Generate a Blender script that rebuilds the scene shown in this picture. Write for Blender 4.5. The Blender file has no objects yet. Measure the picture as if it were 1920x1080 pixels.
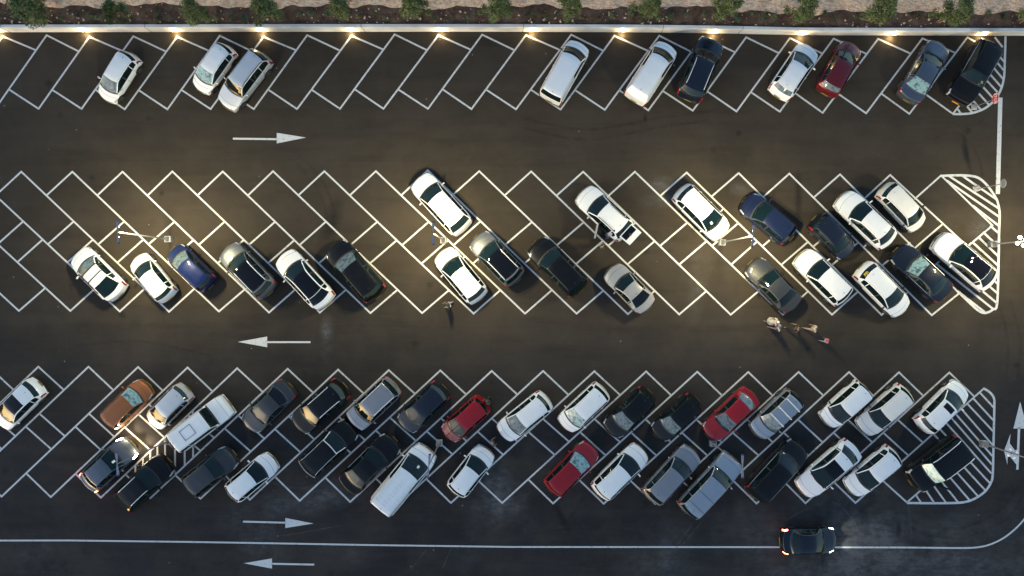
import bpy, bmesh, math, random
import numpy as np
from mathutils import Vector, Matrix
random.seed(7); rng = np.random.default_rng(7)
SC = bpy.context.scene; COL = SC.collection
R = math.radians

# ------------------------------------------------------------------ camera, sky, sun, exposure
CAMH = 52.0; PX = 26.0
cam = bpy.data.cameras.new('camera'); camo = bpy.data.objects.new('camera', cam); COL.objects.link(camo)
camo.location = (0, 0, CAMH); camo.rotation_euler = (0, 0, 0)
cam.sensor_width = 36; cam.lens = 36*CAMH/(1920/PX); cam.clip_end = 3000
SC.camera = camo
world = bpy.data.worlds.new('World'); SC.world = world; world.use_nodes = True
wn = world.node_tree; bg = wn.nodes['Background']
sky = wn.nodes.new('ShaderNodeTexSky'); sky.sky_type = 'NISHITA'; sky.sun_disc = False
SUN_EL, SUN_AZ = 9.5, 232.0          # just set, beyond the lower left of the lot
sky.sun_elevation = R(SUN_EL); sky.sun_rotation = R(SUN_AZ)
sky.air_density = 1.0; sky.dust_density = 0.9; sky.ozone_density = 1.6
wn.links.new(sky.outputs[0], bg.inputs[0]); bg.inputs[1].default_value = 0.056
sl = bpy.data.lights.new('sun', 'SUN'); sl.energy = 0.03; sl.angle = R(25); sl.color = (1, .85, .7)
so = bpy.data.objects.new('sun', sl); COL.objects.link(so)
so.rotation_euler = (R(72), 0, R(180-SUN_AZ))
SC.view_settings.view_transform = 'Standard'; SC.view_settings.look = 'None'
SC.view_settings.exposure = 2.6; SC.view_settings.gamma = 1
LAMP_E = 440.0; WALL_E = 7.0

def P(px, py, z=0.0):
    """pixel of a point at height z above the tarmac -> place in the lot (metres)"""
    k = (CAMH-z)/CAMH/PX
    return Vector(((px-960)*k, (540-py)*k, z))

# ------------------------------------------------------------------ materials
MAT = {}
def mat(name, base=(.5,.5,.5), rough=.5, metal=0, coat=0, emit=None, es=0, spec=.5, fn=None):
    if name in MAT: return MAT[name]
    m = bpy.data.materials.new(name); m.use_nodes = True; MAT[name] = m
    b = m.node_tree.nodes['Principled BSDF']
    b.inputs['Base Color'].default_value = (*base, 1); b.inputs['Roughness'].default_value = rough
    b.inputs['Metallic'].default_value = metal; b.inputs['Coat Weight'].default_value = coat
    b.inputs['Coat Roughness'].default_value = .04; b.inputs['Specular IOR Level'].default_value = spec
    if emit: b.inputs['Emission Color'].default_value = (*emit, 1); b.inputs['Emission Strength'].default_value = es
    if fn: fn(m.node_tree, b)
    return m
def N(t, typ, **kw):
    n = t.nodes.new(typ)
    for k, v in kw.items():
        if k.startswith('_'): setattr(n, k[1:], v)
        else: n.inputs[k.replace('__', ' ')].default_value = v
    return n
def ramp(t, fac, stops):
    r = t.nodes.new('ShaderNodeValToRGB'); e = r.color_ramp.elements
    while len(e) < len(stops): e.new(.5)
    for i, (p, c) in enumerate(stops): e[i].position = p; e[i].color = (*c, 1) if len(c) == 3 else c
    t.links.new(fac, r.inputs[0]); return r.outputs[0]
def mix(t, fac, a, b, typ='MIX'):
    n = t.nodes.new('ShaderNodeMix'); n.data_type = 'RGBA'; n.blend_type = typ
    for s, v in ((0, fac), (6, a), (7, b)):
        if hasattr(v, 'is_output'): t.links.new(v, n.inputs[s])
        else: n.inputs[s].default_value = v if s == 0 else (*v, 1)
    return n.outputs[2]
def noise(t, vec, scale, detail=4, rough=.55, sc=None):
    n = t.nodes.new('ShaderNodeTexNoise'); n.inputs['Scale'].default_value = scale
    n.inputs['Detail'].default_value = detail; n.inputs['Roughness'].default_value = rough
    if sc:
        m = t.nodes.new('ShaderNodeMapping'); m.inputs['Scale'].default_value = sc
        t.links.new(vec, m.inputs[0]); vec = m.outputs[0]
    t.links.new(vec, n.inputs['Vector']); return n.outputs[0]
def math_(t, op, a, b=0.0):
    n = t.nodes.new('ShaderNodeMath'); n.operation = op
    for i, v in ((0, a), (1, b)):
        if hasattr(v, 'is_output'): t.links.new(v, n.inputs[i])
        else: n.inputs[i].default_value = v
    return n.outputs[0]
def blob(t, vec, cx, cy, rx, ry, ang=0):
    """soft elliptical stain mask at a place of the lot"""
    m = t.nodes.new('ShaderNodeMapping'); m.vector_type = 'TEXTURE'
    m.inputs['Location'].default_value = (cx, cy, 0); m.inputs['Rotation'].default_value = (0, 0, ang)
    m.inputs['Scale'].default_value = (rx, ry, 1e4)
    t.links.new(vec, m.inputs[0])
    g = t.nodes.new('ShaderNodeTexGradient'); g.gradient_type = 'SPHERICAL'
    t.links.new(m.outputs[0], g.inputs[0]); return g.outputs[1]

# pale dried stains on the tarmac: pixel centre, radii in metres, angle
STAINS = [(545,945,5.5,1.3,.25,.8),(490,1000,2.2,3.5,0,.6),(600,925,4,.8,.5,.5),(930,930,2.4,3.2,.6,.75),(900,1000,3,1.2,.9,.45),
          (1600,1040,9,3.6,.05,1.0),(1500,1065,5,2,0,.9),(1780,1040,8,3.5,0,.7),(1600,960,3.5,3,.9,.6),(1545,915,2.5,2,.5,.5),
          (612,634,.5,1.6,0,.9),(1640,985,2,1.5,0,.7),(1240,375,2.2,.6,.2,.6),(1390,350,.8,.6,0,.7),(1310,520,.7,3,-.1,.35),
          (1240,1060,4,3,.8,.5),(1380,1000,3,2,.6,.4),(1240,345,1,.6,0,.9),(1845,425,1.3,1.0,.6,.7),(1060,900,1.6,2.6,.5,.4),
          (60,1050,5,2,0,.4),(520,890,3.5,.8,-.3,.35),(1895,950,1.2,.8,.5,.5),(640,1040,3,1,0,.3),(1600,1075,1.2,.5,0,1)]
def asphalt(t, b):
    tc = t.nodes.new('ShaderNodeTexCoord'); v = tc.outputs['Object']
    n1 = noise(t, v, .09, 5, .6); n2 = noise(t, v, .7, 6, .65); n3 = noise(t, v, 14, 3, .6)
    st = noise(t, v, .12, 4, .6, (1, 9, 1))
    c = ramp(t, n1, [(.3, (.031,.0245,.0185)), (.5, (.041,.0320,.0240)), (.72, (.056,.044,.032))])
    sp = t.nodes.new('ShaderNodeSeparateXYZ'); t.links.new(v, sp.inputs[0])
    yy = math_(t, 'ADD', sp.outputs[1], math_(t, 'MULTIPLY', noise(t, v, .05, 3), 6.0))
    lower_dim = t.nodes.new('ShaderNodeMapRange'); lower_dim.inputs['From Min'].default_value = 4.0; lower_dim.inputs['From Max'].default_value = -7.0; t.links.new(yy, lower_dim.inputs[0])
    c = mix(t, lower_dim.outputs[0], c, mix(t, 1.0, c, (.56,.69,1.04), 'MULTIPLY'))  # dimmer, bluer light of the lower lot put into the tarmac colour
    c = mix(t, math_(t, 'MULTIPLY', ramp(t, st, [(.48,(0,0,0)),(.75,(1,1,1))]), .35), c, (.062,.052,.042))
    c = mix(t, math_(t, 'MULTIPLY', ramp(t, n2, [(.5,(0,0,0)),(.75,(1,1,1))]), .35), c, (.022,.019,.017))
    n4 = noise(t, v, .33, 8, .68); c = mix(t, ramp(t, n4, [(.44,(0,0,0)),(.68,(.45,.45,.45))]), c, (.066,.054,.041))
    n5 = noise(t, v, .55, 6, .6, (.25,1.6,1)); c = mix(t, ramp(t, n5, [(.52,(0,0,0)),(.70,(.5,.5,.5))]), c, (.020,.017,.015))
    oil = t.nodes.new('ShaderNodeTexVoronoi'); oil.inputs['Scale'].default_value = .30; t.links.new(v, oil.inputs['Vector'])
    oilf = math_(t, 'ADD', oil.outputs['Distance'], math_(t, 'MULTIPLY', noise(t, v, 3.5, 5, .7), .16))
    c = mix(t, ramp(t, oilf, [(.10,(.75,.75,.75)),(.19,(0,0,0))]), c, (.012,.011,.010))
    wob = noise(t, v, .42, 9, .62); fine = noise(t, v, 3.0, 8, .75, (.5,1,1)); wob2 = noise(t, v, .22, 5, .6)
    tot = None
    for (px, py, rx, ry, a, s) in STAINS:
        q = P(px, py); g = math_(t, 'MULTIPLY', blob(t, v, q.x, q.y, rx*1.25, ry*1.25, a), s)
        tot = g if tot is None else math_(t, 'MAXIMUM', tot, g)
    f = math_(t, 'MULTIPLY', tot, math_(t, 'MULTIPLY', math_(t, 'MULTIPLY', ramp(t, wob, [(.36,(0,0,0)),(.68,(1,1,1))]), ramp(t, fine, [(.34,(.12,.12,.12)),(.62,(1,1,1))])), ramp(t, wob2, [(.3,(.35,.35,.35)),(.62,(1,1,1))])))
    c = mix(t, math_(t, 'MINIMUM', math_(t, 'MULTIPLY', f, 2.2), .75), c, (.125,.125,.13))
    # wet / oily dark drips
    tot = None
    for (px, py, rx, ry, a) in [(1497,370,.35,2.2,0),(1813,290,.25,1.4,.1),(303,362,.25,.3,0),(1210,222,.2,.35,0),(620,420,.8,3,-.3),(1050,965,.35,2,.5),(1685,990,.25,.9,0),(1385,250,.3,.3,0)]:
        q = P(px, py); g = blob(t, v, q.x, q.y, rx, ry, a); tot = g if tot is None else math_(t, 'MAXIMUM', tot, g)
    c = mix(t, math_(t, 'MINIMUM', math_(t, 'MULTIPLY', math_(t, 'MULTIPLY', tot, wob), 1.6), .8), c, (.007,.007,.007))
    c = mix(t, ramp(t, n3, [(.35,(0,0,0)),(.7,(.35,.35,.35))]), c, (.055,.049,.042))
    vo2 = t.nodes.new('ShaderNodeTexVoronoi'); vo2.inputs['Scale'].default_value = 1.6; t.links.new(v, vo2.inputs['Vector'])
    c = mix(t, ramp(t, vo2.outputs['Distance'], [(0,(.8,.8,.8)),(.03,(.5,.5,.5)),(.045,(0,0,0))]), c, (.13,.125,.12))
    # pale specks of litter and grit
    vo = t.nodes.new('ShaderNodeTexVoronoi'); vo.inputs['Scale'].default_value = .55; t.links.new(v, vo.inputs['Vector'])
    c = mix(t, ramp(t, vo.outputs['Distance'], [(0,(1,1,1)),(.022,(.7,.7,.7)),(.035,(0,0,0))]), c, (.22,.21,.2))
    t.links.new(c, b.inputs['Base Color'])
    bp = N(t, 'ShaderNodeBump', Strength=.35, Distance=.01); t.links.new(noise(t, v, 40, 3), bp.inputs['Height']); t.links.new(bp.outputs[0], b.inputs['Normal'])
def worn(base, dark, s=3.0, lo=.3, hi=.55):
    def f(t, b):
        tc = t.nodes.new('ShaderNodeTexCoord'); v = tc.outputs['Object']
        c = ramp(t, noise(t, v, s, 6, .7), [(lo, dark), (hi, base)]); t.links.new(c, b.inputs['Base Color'])
    return f
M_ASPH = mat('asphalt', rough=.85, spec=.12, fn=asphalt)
M_LINE = mat('road_paint', rough=.6, fn=worn((.60,.60,.60), (.20,.19,.18), 5.0, .30, .44))
M_LINE2 = mat('thin_road_paint', rough=.6, fn=worn((.58,.58,.58), (.19,.18,.17), 5.0, .31, .45))
def paint_fn(base, metal):
    def f(t, b):
        tc = t.nodes.new('ShaderNodeTexCoord'); v = tc.outputs['Object']
        n = noise(t, v, 2.5, 5, .6)
        c = mix(t, ramp(t, n, [(.4,(0,0,0)),(.8,(.22,.22,.22))]), base, tuple(x*.75+.002 for x in base))
        t.links.new(c, b.inputs['Base Color'])
        t.links.new(ramp(t, n, [(.3,(.30,.30,.30)),(.8,(.5,.5,.5))]), b.inputs['Roughness'])
    return f
PAINTS = {'white': ((.80,.80,.80), 0), 'pearl': ((.74,.71,.66), 0), 'silver': ((.60,.61,.63), .4), 'satin': ((.36,.36,.36), .4), 'grey': ((.13,.14,.155), .5),
  'midgrey': ((.25,.26,.29), .5), 'darkgrey': ((.045,.048,.053), .4), 'black': ((.003,.0032,.004), 0), 'blackblue': ((.006,.010,.022), .2),
  'navy': ((.007,.013,.045), .2), 'blue': ((.004,.012,.075), .2), 'red': ((.24,.005,.011), 0), 'darkred': ((.11,.006,.012), .2),
  'orange': ((.30,.105,.033), .25), 'slate': ((.075,.095,.13), .5), 'paleblue': ((.30,.34,.40), .5), 'bluegrey': ((.10,.12,.15), .5)}
def paint(k):
    base, metal = PAINTS[k]
    return mat('paint_'+k, base, .35, metal, 1.0 if max(base) > .4 else (.8 if max(base) > .01 else .45), spec=.5 if max(base) > .4 else .15, fn=paint_fn(base, metal))
M_GLASS = mat('dark_glass', (.003,.010,.012), .04, 0, 0, spec=.36)
def shade_fn(c1, c2):
    def f(t, b):
        tc = t.nodes.new('ShaderNodeTexCoord'); v = tc.outputs['Object']
        c = ramp(t, noise(t, v, 3.5, 4, .6), [(.38, c2), (.52, c1), (.7, tuple(x*.7 for x in c1))]); t.links.new(c, b.inputs['Base Color'])
    return f
M_SHADE = mat('glass_over_sunshade', rough=.06, coat=1, fn=shade_fn((.26,.40,.40), (.05,.10,.11)))
M_PALEGL = mat('pale_interior_glass', rough=.05, coat=1, fn=shade_fn((.10,.13,.135), (.03,.045,.05)))
M_BLKGL = mat('panoramic_glass', (.003,.003,.005), .04, 0, 0, spec=.4)
M_SWHITE0 = mat('bright_moulding', (.7,.7,.72), .4)
M_TRIM = mat('black_trim', (.018,.018,.019), .55)
M_SEAM = mat('seam', (.01,.01,.01), .8)
M_TYRE = mat('rubber', (.018,.018,.018), .8)
M_RIM = mat('alloy', (.42,.42,.43), .3, .9)
M_RIMD = mat('dark_alloy', (.10,.10,.10), .4, .7)
M_CHROME = mat('satin_metal', (.75,.75,.76), .4, .35)
M_LAMPG = mat('headlight_glass', (.55,.57,.58), .08, .3, 1)
M_RED = mat('taillight_red', (.30,.008,.010), .15, 0, 1)
M_PLATE = mat('number_plate', (.20,.155,.03), .5)
M_WPLATE = mat('white_plate', (.7,.7,.7), .5)
M_OPLATE = mat('orange_plate', (.75,.25,.01), .5)
M_HEADON = mat('lit_headlight', (1,1,1), emit=(1,.82,.5), es=30)
M_TAILON = mat('lit_taillight', (.6,.05,.02), emit=(1,.13,.05), es=5)
M_HEADW = mat('lit_side_light', (1,1,1), emit=(.9,1,.85), es=2.6)
M_INT = mat('cabin_interior', (.012,.012,.013), .8)

# ------------------------------------------------------------------ mesh helpers
def link(name, me, m=None, parent=None, smooth=False):
    me.name = name
    if smooth: me.polygons.foreach_set('use_smooth', [True]*len(me.polygons))
    if m is not None and not me.materials:
        for k in (m if isinstance(m, (list, tuple)) else [m]): me.materials.append(k)
    o = bpy.data.objects.new(name, me); COL.objects.link(o)
    if parent: o.parent = parent
    return o
def tag(o, label=None, cat=None, group=None, kind=None):
    if label: o['label'] = label
    if cat: o['category'] = cat
    if group: o['group'] = group
    if kind: o['kind'] = kind
    return o
def empty(name, loc, rz=0):
    o = bpy.data.objects.new(name, None); COL.objects.link(o); o.location = loc; o.rotation_euler = (0, 0, rz); o.empty_display_size = .3
    return o
def pydata(v, f):
    me = bpy.data.meshes.new('m'); me.from_pydata([tuple(map(float, p)) for p in v], [], f); me.update(); return me
class MB:
    def __init__(s): s.v = []; s.f = []; s.mi = []
    def add(s, v, f, mi=0):
        o = len(s.v); s.v += [tuple(map(float, p)) for p in v]; s.f += [tuple(i+o for i in q) for q in f]; s.mi += [mi]*len(f); return s
    def box(s, c, d, M=None, mi=0, taper=1.0, bev=0.0):
        x, y, z = d[0]/2, d[1]/2, d[2]/2; t = taper
        if bev > 0:
            b = bev; V = []
            for zz, k in ((-z, 1), (-z+b, 0), (z-b, 0), (z, 1)):
                e = b if k else 0; q = t if zz > 0 else 1
                xx, yy = (x-e)*q, (y-e)*q; bb = b*.7
                V += [(-xx+bb,-yy,zz),(xx-bb,-yy,zz),(xx,-yy+bb,zz),(xx,yy-bb,zz),(xx-bb,yy,zz),(-xx+bb,yy,zz),(-xx,yy-bb,zz),(-xx,-yy+bb,zz)]
            F = [tuple(range(7,-1,-1)), tuple(range(24,32))]
            for l in range(3):
                for i in range(8): F.append((l*8+i, l*8+(i+1)%8, l*8+8+(i+1)%8, l*8+8+i))
        else:
            V = [(-x,-y,-z),(x,-y,-z),(x,y,-z),(-x,y,-z),(-x*t,-y*t,z),(x*t,-y*t,z),(x*t,y*t,z),(-x*t,y*t,z)]
            F = [(3,2,1,0),(4,5,6,7),(0,1,5,4),(1,2,6,5),(2,3,7,6),(3,0,4,7)]
        V = [Vector(p) for p in V]
        if M is not None: V = [M @ p for p in V]
        return s.add([p+Vector(c) for p in V], F, mi)
    def tube(s, pts, r, n=8, mi=0, cap=True):
        pts = [Vector(p) for p in pts]; rs = r if isinstance(r, (list, tuple)) else [r]*len(pts); V = []; F = []
        for i, p in enumerate(pts):
            d = (pts[min(i+1, len(pts)-1)]-pts[max(i-1, 0)]).normalized()
            u = d.orthogonal().normalized() if i == 0 else (u - d*u.dot(d)).normalized()
            w = d.cross(u)
            V += [p+(u*math.cos(a)+w*math.sin(a))*rs[i] for a in [2*math.pi*k/n for k in range(n)]]
        for i in range(len(pts)-1):
            for k in range(n): F.append((i*n+k, i*n+(k+1)%n, (i+1)*n+(k+1)%n, (i+1)*n+k))
        if cap: F += [tuple(range(n-1,-1,-1)), tuple(range((len(pts)-1)*n, len(pts)*n))]
        return s.add(V, F, mi)
    def lathe(s, prof, n=20, M=None, mi=0):
        V = []; F = []
        for r, z in prof: V += [(r*math.cos(2*math.pi*k/n), r*math.sin(2*math.pi*k/n), z) for k in range(n)]
        for i in range(len(prof)-1):
            for k in range(n): F.append((i*n+k, i*n+(k+1)%n, (i+1)*n+(k+1)%n, (i+1)*n+k))
        if prof[-1][0] > .001: F.append(tuple(range((len(prof)-1)*n, len(prof)*n)))
        if M is not None: V = [M @ Vector(p) for p in V]
        return s.add(V, F, mi)
    def mesh(s):
        me = pydata(s.v, s.f); me.polygons.foreach_set('material_index', s.mi) if any(s.mi) else None; return me
    def build(s, name, m, parent=None, smooth=False): return link(name, s.mesh(), m, parent, smooth)
def sheet(name, quads, z, m, **kw):
    V = []; F = []
    for q in quads:
        b = len(V); V += [(p[0], p[1], z) for p in q]; F.append(tuple(range(b, b+len(q))))
    me = pydata(V, F); bm = bmesh.new(); bm.from_mesh(me)
    for f in bm.faces:
        if f.normal.z < 0: f.normal_flip()
    bm.to_mesh(me); bm.free()
    return tag(link(name, me, m), **kw)

# ------------------------------------------------------------------ wheel
def wheel_meshes(r, w, style):
    Mx = Matrix.Rotation(-math.pi/2, 4, 'X')          # axis along +y (outside)
    t = MB(); t.lathe([(r*.70, -w/2), (r*.93, -w/2), (r, -w*.32), (r, w*.32), (r*.93, w/2), (r*.70, w/2), (r*.67, w*.40), (r*.67, -w*.2)], 28, Mx)
    m = MB(); m.lathe([(r*.67, w*.40), (r*.63, w*.36), (r*.60, w*.05), (.0005, w*.05)], 28, Mx, 1)
    for k in range(style):
        a = 2*math.pi*k/style
        Mk = Mx @ Matrix.Rotation(a, 4, 'Z')
        for da in ((-.13, .13) if style == 5 else (0,)):
            Mq = Mx @ Matrix.Rotation(a+da, 4, 'Z')
            m.box((0,0,0), (r*.56, r*.10, .02), Mq @ Matrix.Translation((r*.36, 0, w*.36)), 0)
    m.lathe([(r*.15, w*.20), (r*.15, w*.40), (r*.10, w*.43), (.0005, w*.43)], 12, Mx, 0)
    tm = t.mesh(); rm = m.mesh()
    return tm, rm
WHEELS = {}
def wheel(parent, x, y, side, r, style, dark):
    key = (r, style, dark)
    if key not in WHEELS:
        a, b = wheel_meshes(r, .21, style); a.materials.append(M_TYRE)
        b.materials.append(M_RIMD if dark else M_RIM); b.materials.append(M_TRIM)
        a.polygons.foreach_set('use_smooth', [True]*len(a.polygons)); WHEELS[key] = (a, b)
    a, b = WHEELS[key]
    o = bpy.data.objects.new('wheel', a); COL.objects.link(o); o.parent = parent; o.location = (x, y, r)
    if side < 0: o.rotation_euler = (0, 0, math.pi)
    q = bpy.data.objects.new('rim', b); COL.objects.link(q); q.parent = o; q.rotation_euler = (0, random.random()*1.2, 0)

# ------------------------------------------------------------------ car bodies
# fractions of the length from the front: cowl, windscreen top, roof rear, rear-glass base; heights
TYPES = {
 'hatch':  dict(W=1.72, H=1.48, cowl=.225, wt=.415, rr=.86, rb=.94, hood0=.70, zc=.98, zrb=1.08, zt=.95, roofw=.66, belt=.93, baser=.84, bf=.24, br=.20),
 'city':   dict(W=1.62, H=1.50, cowl=.195, wt=.385, rr=.875, rb=.95, hood0=.72, zc=1.0, zrb=1.10, zt=.97, roofw=.68, belt=.95, baser=.85, bf=.24, br=.20),
 'sedan':  dict(W=1.80, H=1.44, cowl=.265, wt=.435, rr=.70, rb=.845, hood0=.68, zc=.97, zrb=1.05, zt=.98, roofw=.63, belt=.92, baser=.83, bf=.24, br=.20),
 'suv':    dict(W=1.85, H=1.68, cowl=.245, wt=.405, rr=.865, rb=.945, hood0=.85, zc=1.10, zrb=1.20, zt=1.05, roofw=.67, belt=1.06, baser=.84, bf=.22, br=.18),
 'coupe_suv': dict(W=1.88, H=1.60, cowl=.245, wt=.42, rr=.72, rb=.915, hood0=.82, zc=1.07, zrb=1.20, zt=1.08, roofw=.62, belt=1.06, baser=.82, bf=.26, br=.24),
 'mpv':    dict(W=1.74, H=1.64, cowl=.185, wt=.37, rr=.875, rb=.95, hood0=.78, zc=1.06, zrb=1.15, zt=1.0, roofw=.70, belt=1.02, baser=.86, bf=.22, br=.16),
 'van':    dict(W=1.80, H=1.84, cowl=.165, wt=.30, rr=.93, rb=.985, hood0=.86, zc=1.15, zrb=1.25, zt=.95, roofw=.80, belt=1.12, baser=.90, bf=.26, br=.10),
 'estate': dict(W=1.82, H=1.62, cowl=.235, wt=.39, rr=.90, rb=.965, hood0=.80, zc=1.04, zrb=1.15, zt=1.0, roofw=.70, belt=1.0, baser=.85, bf=.22, br=.14),
 'boxy':   dict(W=1.76, H=1.86, cowl=.27, wt=.345, rr=.955, rb=.985, hood0=1.0, zc=1.12, zrb=1.22, zt=.95, roofw=.80, belt=1.12, baser=.90, bf=.06, br=.05),
 'pickup': dict(W=1.84, H=1.76, cowl=.235, wt=.375, rr=.60, rb=.645, hood0=.95, zc=1.12, zrb=1.20, zt=1.16, roofw=.68, belt=1.10, baser=.84, bf=.14, br=.06),
 'boxvan': dict(W=1.86, H=1.90, cowl=.20, wt=.37, rr=.965, rb=.99, hood0=.95, zc=1.15, zrb=1.28, zt=.95, roofw=.76, belt=1.12, baser=.88, bf=.20, br=.03),
}
def interp_s(x, xs, ys, d):
    return sum(np.interp(x+k*d, xs, ys) for k in (-1, -.5, 0, .5, 1))/5
def make_car(c):
    T = dict(TYPES[c['type']]); T.update(c.get('t', {}))
    f = P(*c['F'], .6); r_ = P(*c['R'], .6); f.z = r_.z = 0
    L = (f-r_).length; ctr = (f+r_)/2; rz = math.atan2(f.y-r_.y, f.x-r_.x)
    W = c.get('W', T['W'])*1.03; H = c.get('H', T['H'])
    root = empty(c.get('name', 'parked_car'), ctr, rz)
    tag(root, c['label'], c.get('cat', 'car'), c.get('group', 'cars parked in the angled bays'))
    pm = paint(c['col'])
    cowl, wt, rr, rb = [T[k]*L for k in ('cowl', 'wt', 'rr', 'rb')]
    xwf, xwr = .185*L, .80*L; wr = .34 if H > 1.6 else .31; Ra = wr+.055
    # stations
    keyst = [0, .01, .03, .055, .085, .12, .17, .24, .33, .40, .43, .47, cowl-.10, cowl, cowl+.02, wt, wt+.03, rr-.03, rr, rb, rb+.02, L-.30, L-.22, L-.16, L-.11, L-.075, L-.045, L-.02, L-.008, L]
    dA = cowl+.03*L; dB = (cowl+rr)/2-.01*L; dC = min(rr-.02, xwr-.02*L)
    seam_st = [(.40, .415), (dA, dA+.02), (dB, dB+.022), (dC, dC+.02)]
    if c['type'] in ('sedan', 'pickup'): seam_st.append((rb+.04, rb+.055))
    bp = .055                      # pillar half width
    g0, g1 = cowl+.02, min(rr+(rb-rr)*.45, L-.2)
    keyst += [dB-bp, dB+bp, dC-.03, dC+.03]
    for a, b in seam_st: keyst += [a, b]
    for xw in (xwf, xwr): keyst += list(np.linspace(xw-Ra-.02, xw+Ra+.02, 13))
    ks = sorted(k for k in keyst if 0 <= k <= L); st = [ks[0]]
    for k in ks[1:]:
        if k-st[-1] < .008: continue
        gap = k-st[-1]
        if gap > .16:
            n = int(math.ceil(gap/.13)); st += list(st[-1]+gap*np.arange(1, n)/n)
        st.append(k)
    s = np.array(st); s[-1] = L; nS = len(s)
    zc, zrb, zt = T['zc']*H/TYPES[c['type']]['H'], T['zrb']*H/TYPES[c['type']]['H'], T['zt']
    hood0 = T['hood0']
    xs = [0, .02, .06, .12, .30, cowl, wt, wt+.12*L*.5, (wt+rr)/2, rr-.06*L, rr, rb, min(rb+.05, L-.13), L-.10, L-.04, L]
    bedlevel = zt if c['type'] in ('sedan', 'pickup', 'coupe_suv') else zrb-.06
    ys = [.30, .44, .58, hood0-.05, hood0+.04, zc, H-.085, H-.03, H, H-.02, H-.055, zrb, bedlevel, (zt-.03 if c['type'] in ('sedan','pickup') else zt-.12), .60, .34]
    xs = np.maximum.accumulate(np.array(xs, float)+np.arange(len(xs))*1e-5)
    ztop = np.where((s < .15) | (s > L-.15), np.interp(s, xs, ys), interp_s(s, xs, ys, .05))
    belt = T['belt']*H/TYPES[c['type']]['H']
    zb = np.interp(s, [0, .12, .3, cowl, (cowl+rr)/2, rb, L-.1, L-.03, L], [.29, hood0-.09, hood0-.03, belt-.02, belt, belt+.05, min(zt-.03, belt), .55, .33])
    zb = np.minimum(zb, ztop-.012)
    cab = np.clip((ztop-zb-.05)/(H-belt-.05), 0, 1)
    inside = (s > cowl-.02) & (s < rb+.03); cab = np.where(inside, cab, 0)
    cc = np.clip(cab/.12, 0, 1)
    nose = T.get('nose', .17 if c['type'] not in ('boxy',) else .06)
    tail = T.get('tail', .12 if c['type'] not in ('boxy', 'van', 'boxvan', 'pickup') else .04)
    fw = 1 - nose*np.clip(1-s/(.17*L), 0, 1)**2.4 - .10*np.clip(1-s/.12, 0, 1)**2 - tail*np.clip(1-(L-s)/(.16*L), 0, 1)**2.4 - .08*np.clip(1-(L-s)/.10, 0, 1)**2
    hw = W/2*fw
    # rows (per half)
    gl = [0, .10, .34, .62, .9, 1.0]                     # belt -> roof edge
    V = []; nH = 23
    fr_cab = None
    for i in range(nS):
        w = hw[i]; z_b = zb[i]; z_t = ztop[i]; q = cab[i]; c_ = cc[i]
        rows = []
        rows += [(.955*w, .24), (.985*w, max(.24+.01, min(.45, z_b*.5))), (1.0*w, z_b*.66), (1.0*w, z_b-.12*min(1, z_b)), (.975*w, z_b-.035*min(1, z_b))]
        yre = W/2*(T['baser']*(1-q)+T['roofw']*q)*min(1, fw[i]/.96)
        zre = max(z_t-.055*q-.004, z_b+.004)
        yb = .935*w
        cabr = [(yb+(yre-yb)*g-(.012*math.sin(math.pi*g)*-1), z_b+(zre-z_b)*g) for g in gl]
        e = [1, .955, .94, .78, .64, .62, .48, .36, .24, .14, .07, 0]
        cabr += [(yre*k, z_t-(z_t-zre)*k**3.2) for k in e[1:]]
        hoodr = []
        for k in range(len(cabr)):
            yy = [1, .985, .965, .945, .925, .90, .86, .84, .72, .61, .595, .46, .35, .24, .14, .07, 0][k]*yb
            hoodr.append((yy, z_b+(z_t-z_b)*(1-(yy/yb)**2.6)))
        rows += [(h[0]*(1-c_)+k[0]*c_, h[1]*(1-c_)+k[1]*c_) for h, k in zip(hoodr, cabr)]
        x0 = L/2-s[i]
        kf = T['bf']*np.clip(1-max(0, s[i]-.25*L)/(.35*L), 0, 1); kr = T['br']*np.clip((s[i]-.62*L)/(.25*L), 0, 1)
        pts = []
        for j, (y, z) in enumerate(rows):
            x = x0 - kf*(y/(W/2))**2 + kr*(y/(W/2))**2
            if j <= 4:
                zl = .24
                for xw in (L/2-xwf, L/2-xwr):
                    d = abs(x-xw)
                    if d < Ra: zl = max(zl, wr+math.sqrt(Ra*Ra-d*d))
                z = max(z, zl+.012*j)
            pts.append((x, y, z))
        nR = len(pts)
        V.append(pts + [(x, -y, z) for (x, y, z) in reversed(pts[:-1])])
    M = 2*nR-1; V = np.array(V)                           # nS x M x 3
    # shared normals of the whole skin
    du = np.gradient(V, axis=0); dv = np.gradient(V, axis=1); nn = np.cross(du, dv)
    nn /= np.maximum(np.linalg.norm(nn, axis=2, keepdims=True), 1e-9)
    if nn[nS//2, nR-1, 2] < 0: nn = -nn
    for j in (0,): pass
    groups = {}
    def put(g, i, j, mi=0): groups.setdefault(g, []).append((i, j, mi))
    roof_kind = c.get('roof'); black_rear = c.get('black_rear', False)
    GE = 5; RE = 10; R1 = 12                              # row indexes: belt row 5, roof edge 10, ditch 11-12
    seams = set()
    for a, b in seam_st:
        for i in range(nS-1):
            if s[i] >= a-.004 and s[i+1] <= b+.004 and s[i+1]-s[i] < .03: seams.add(i)
    suv = c['type'] in ('suv', 'coupe_suv', 'boxy', 'pickup')
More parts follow.
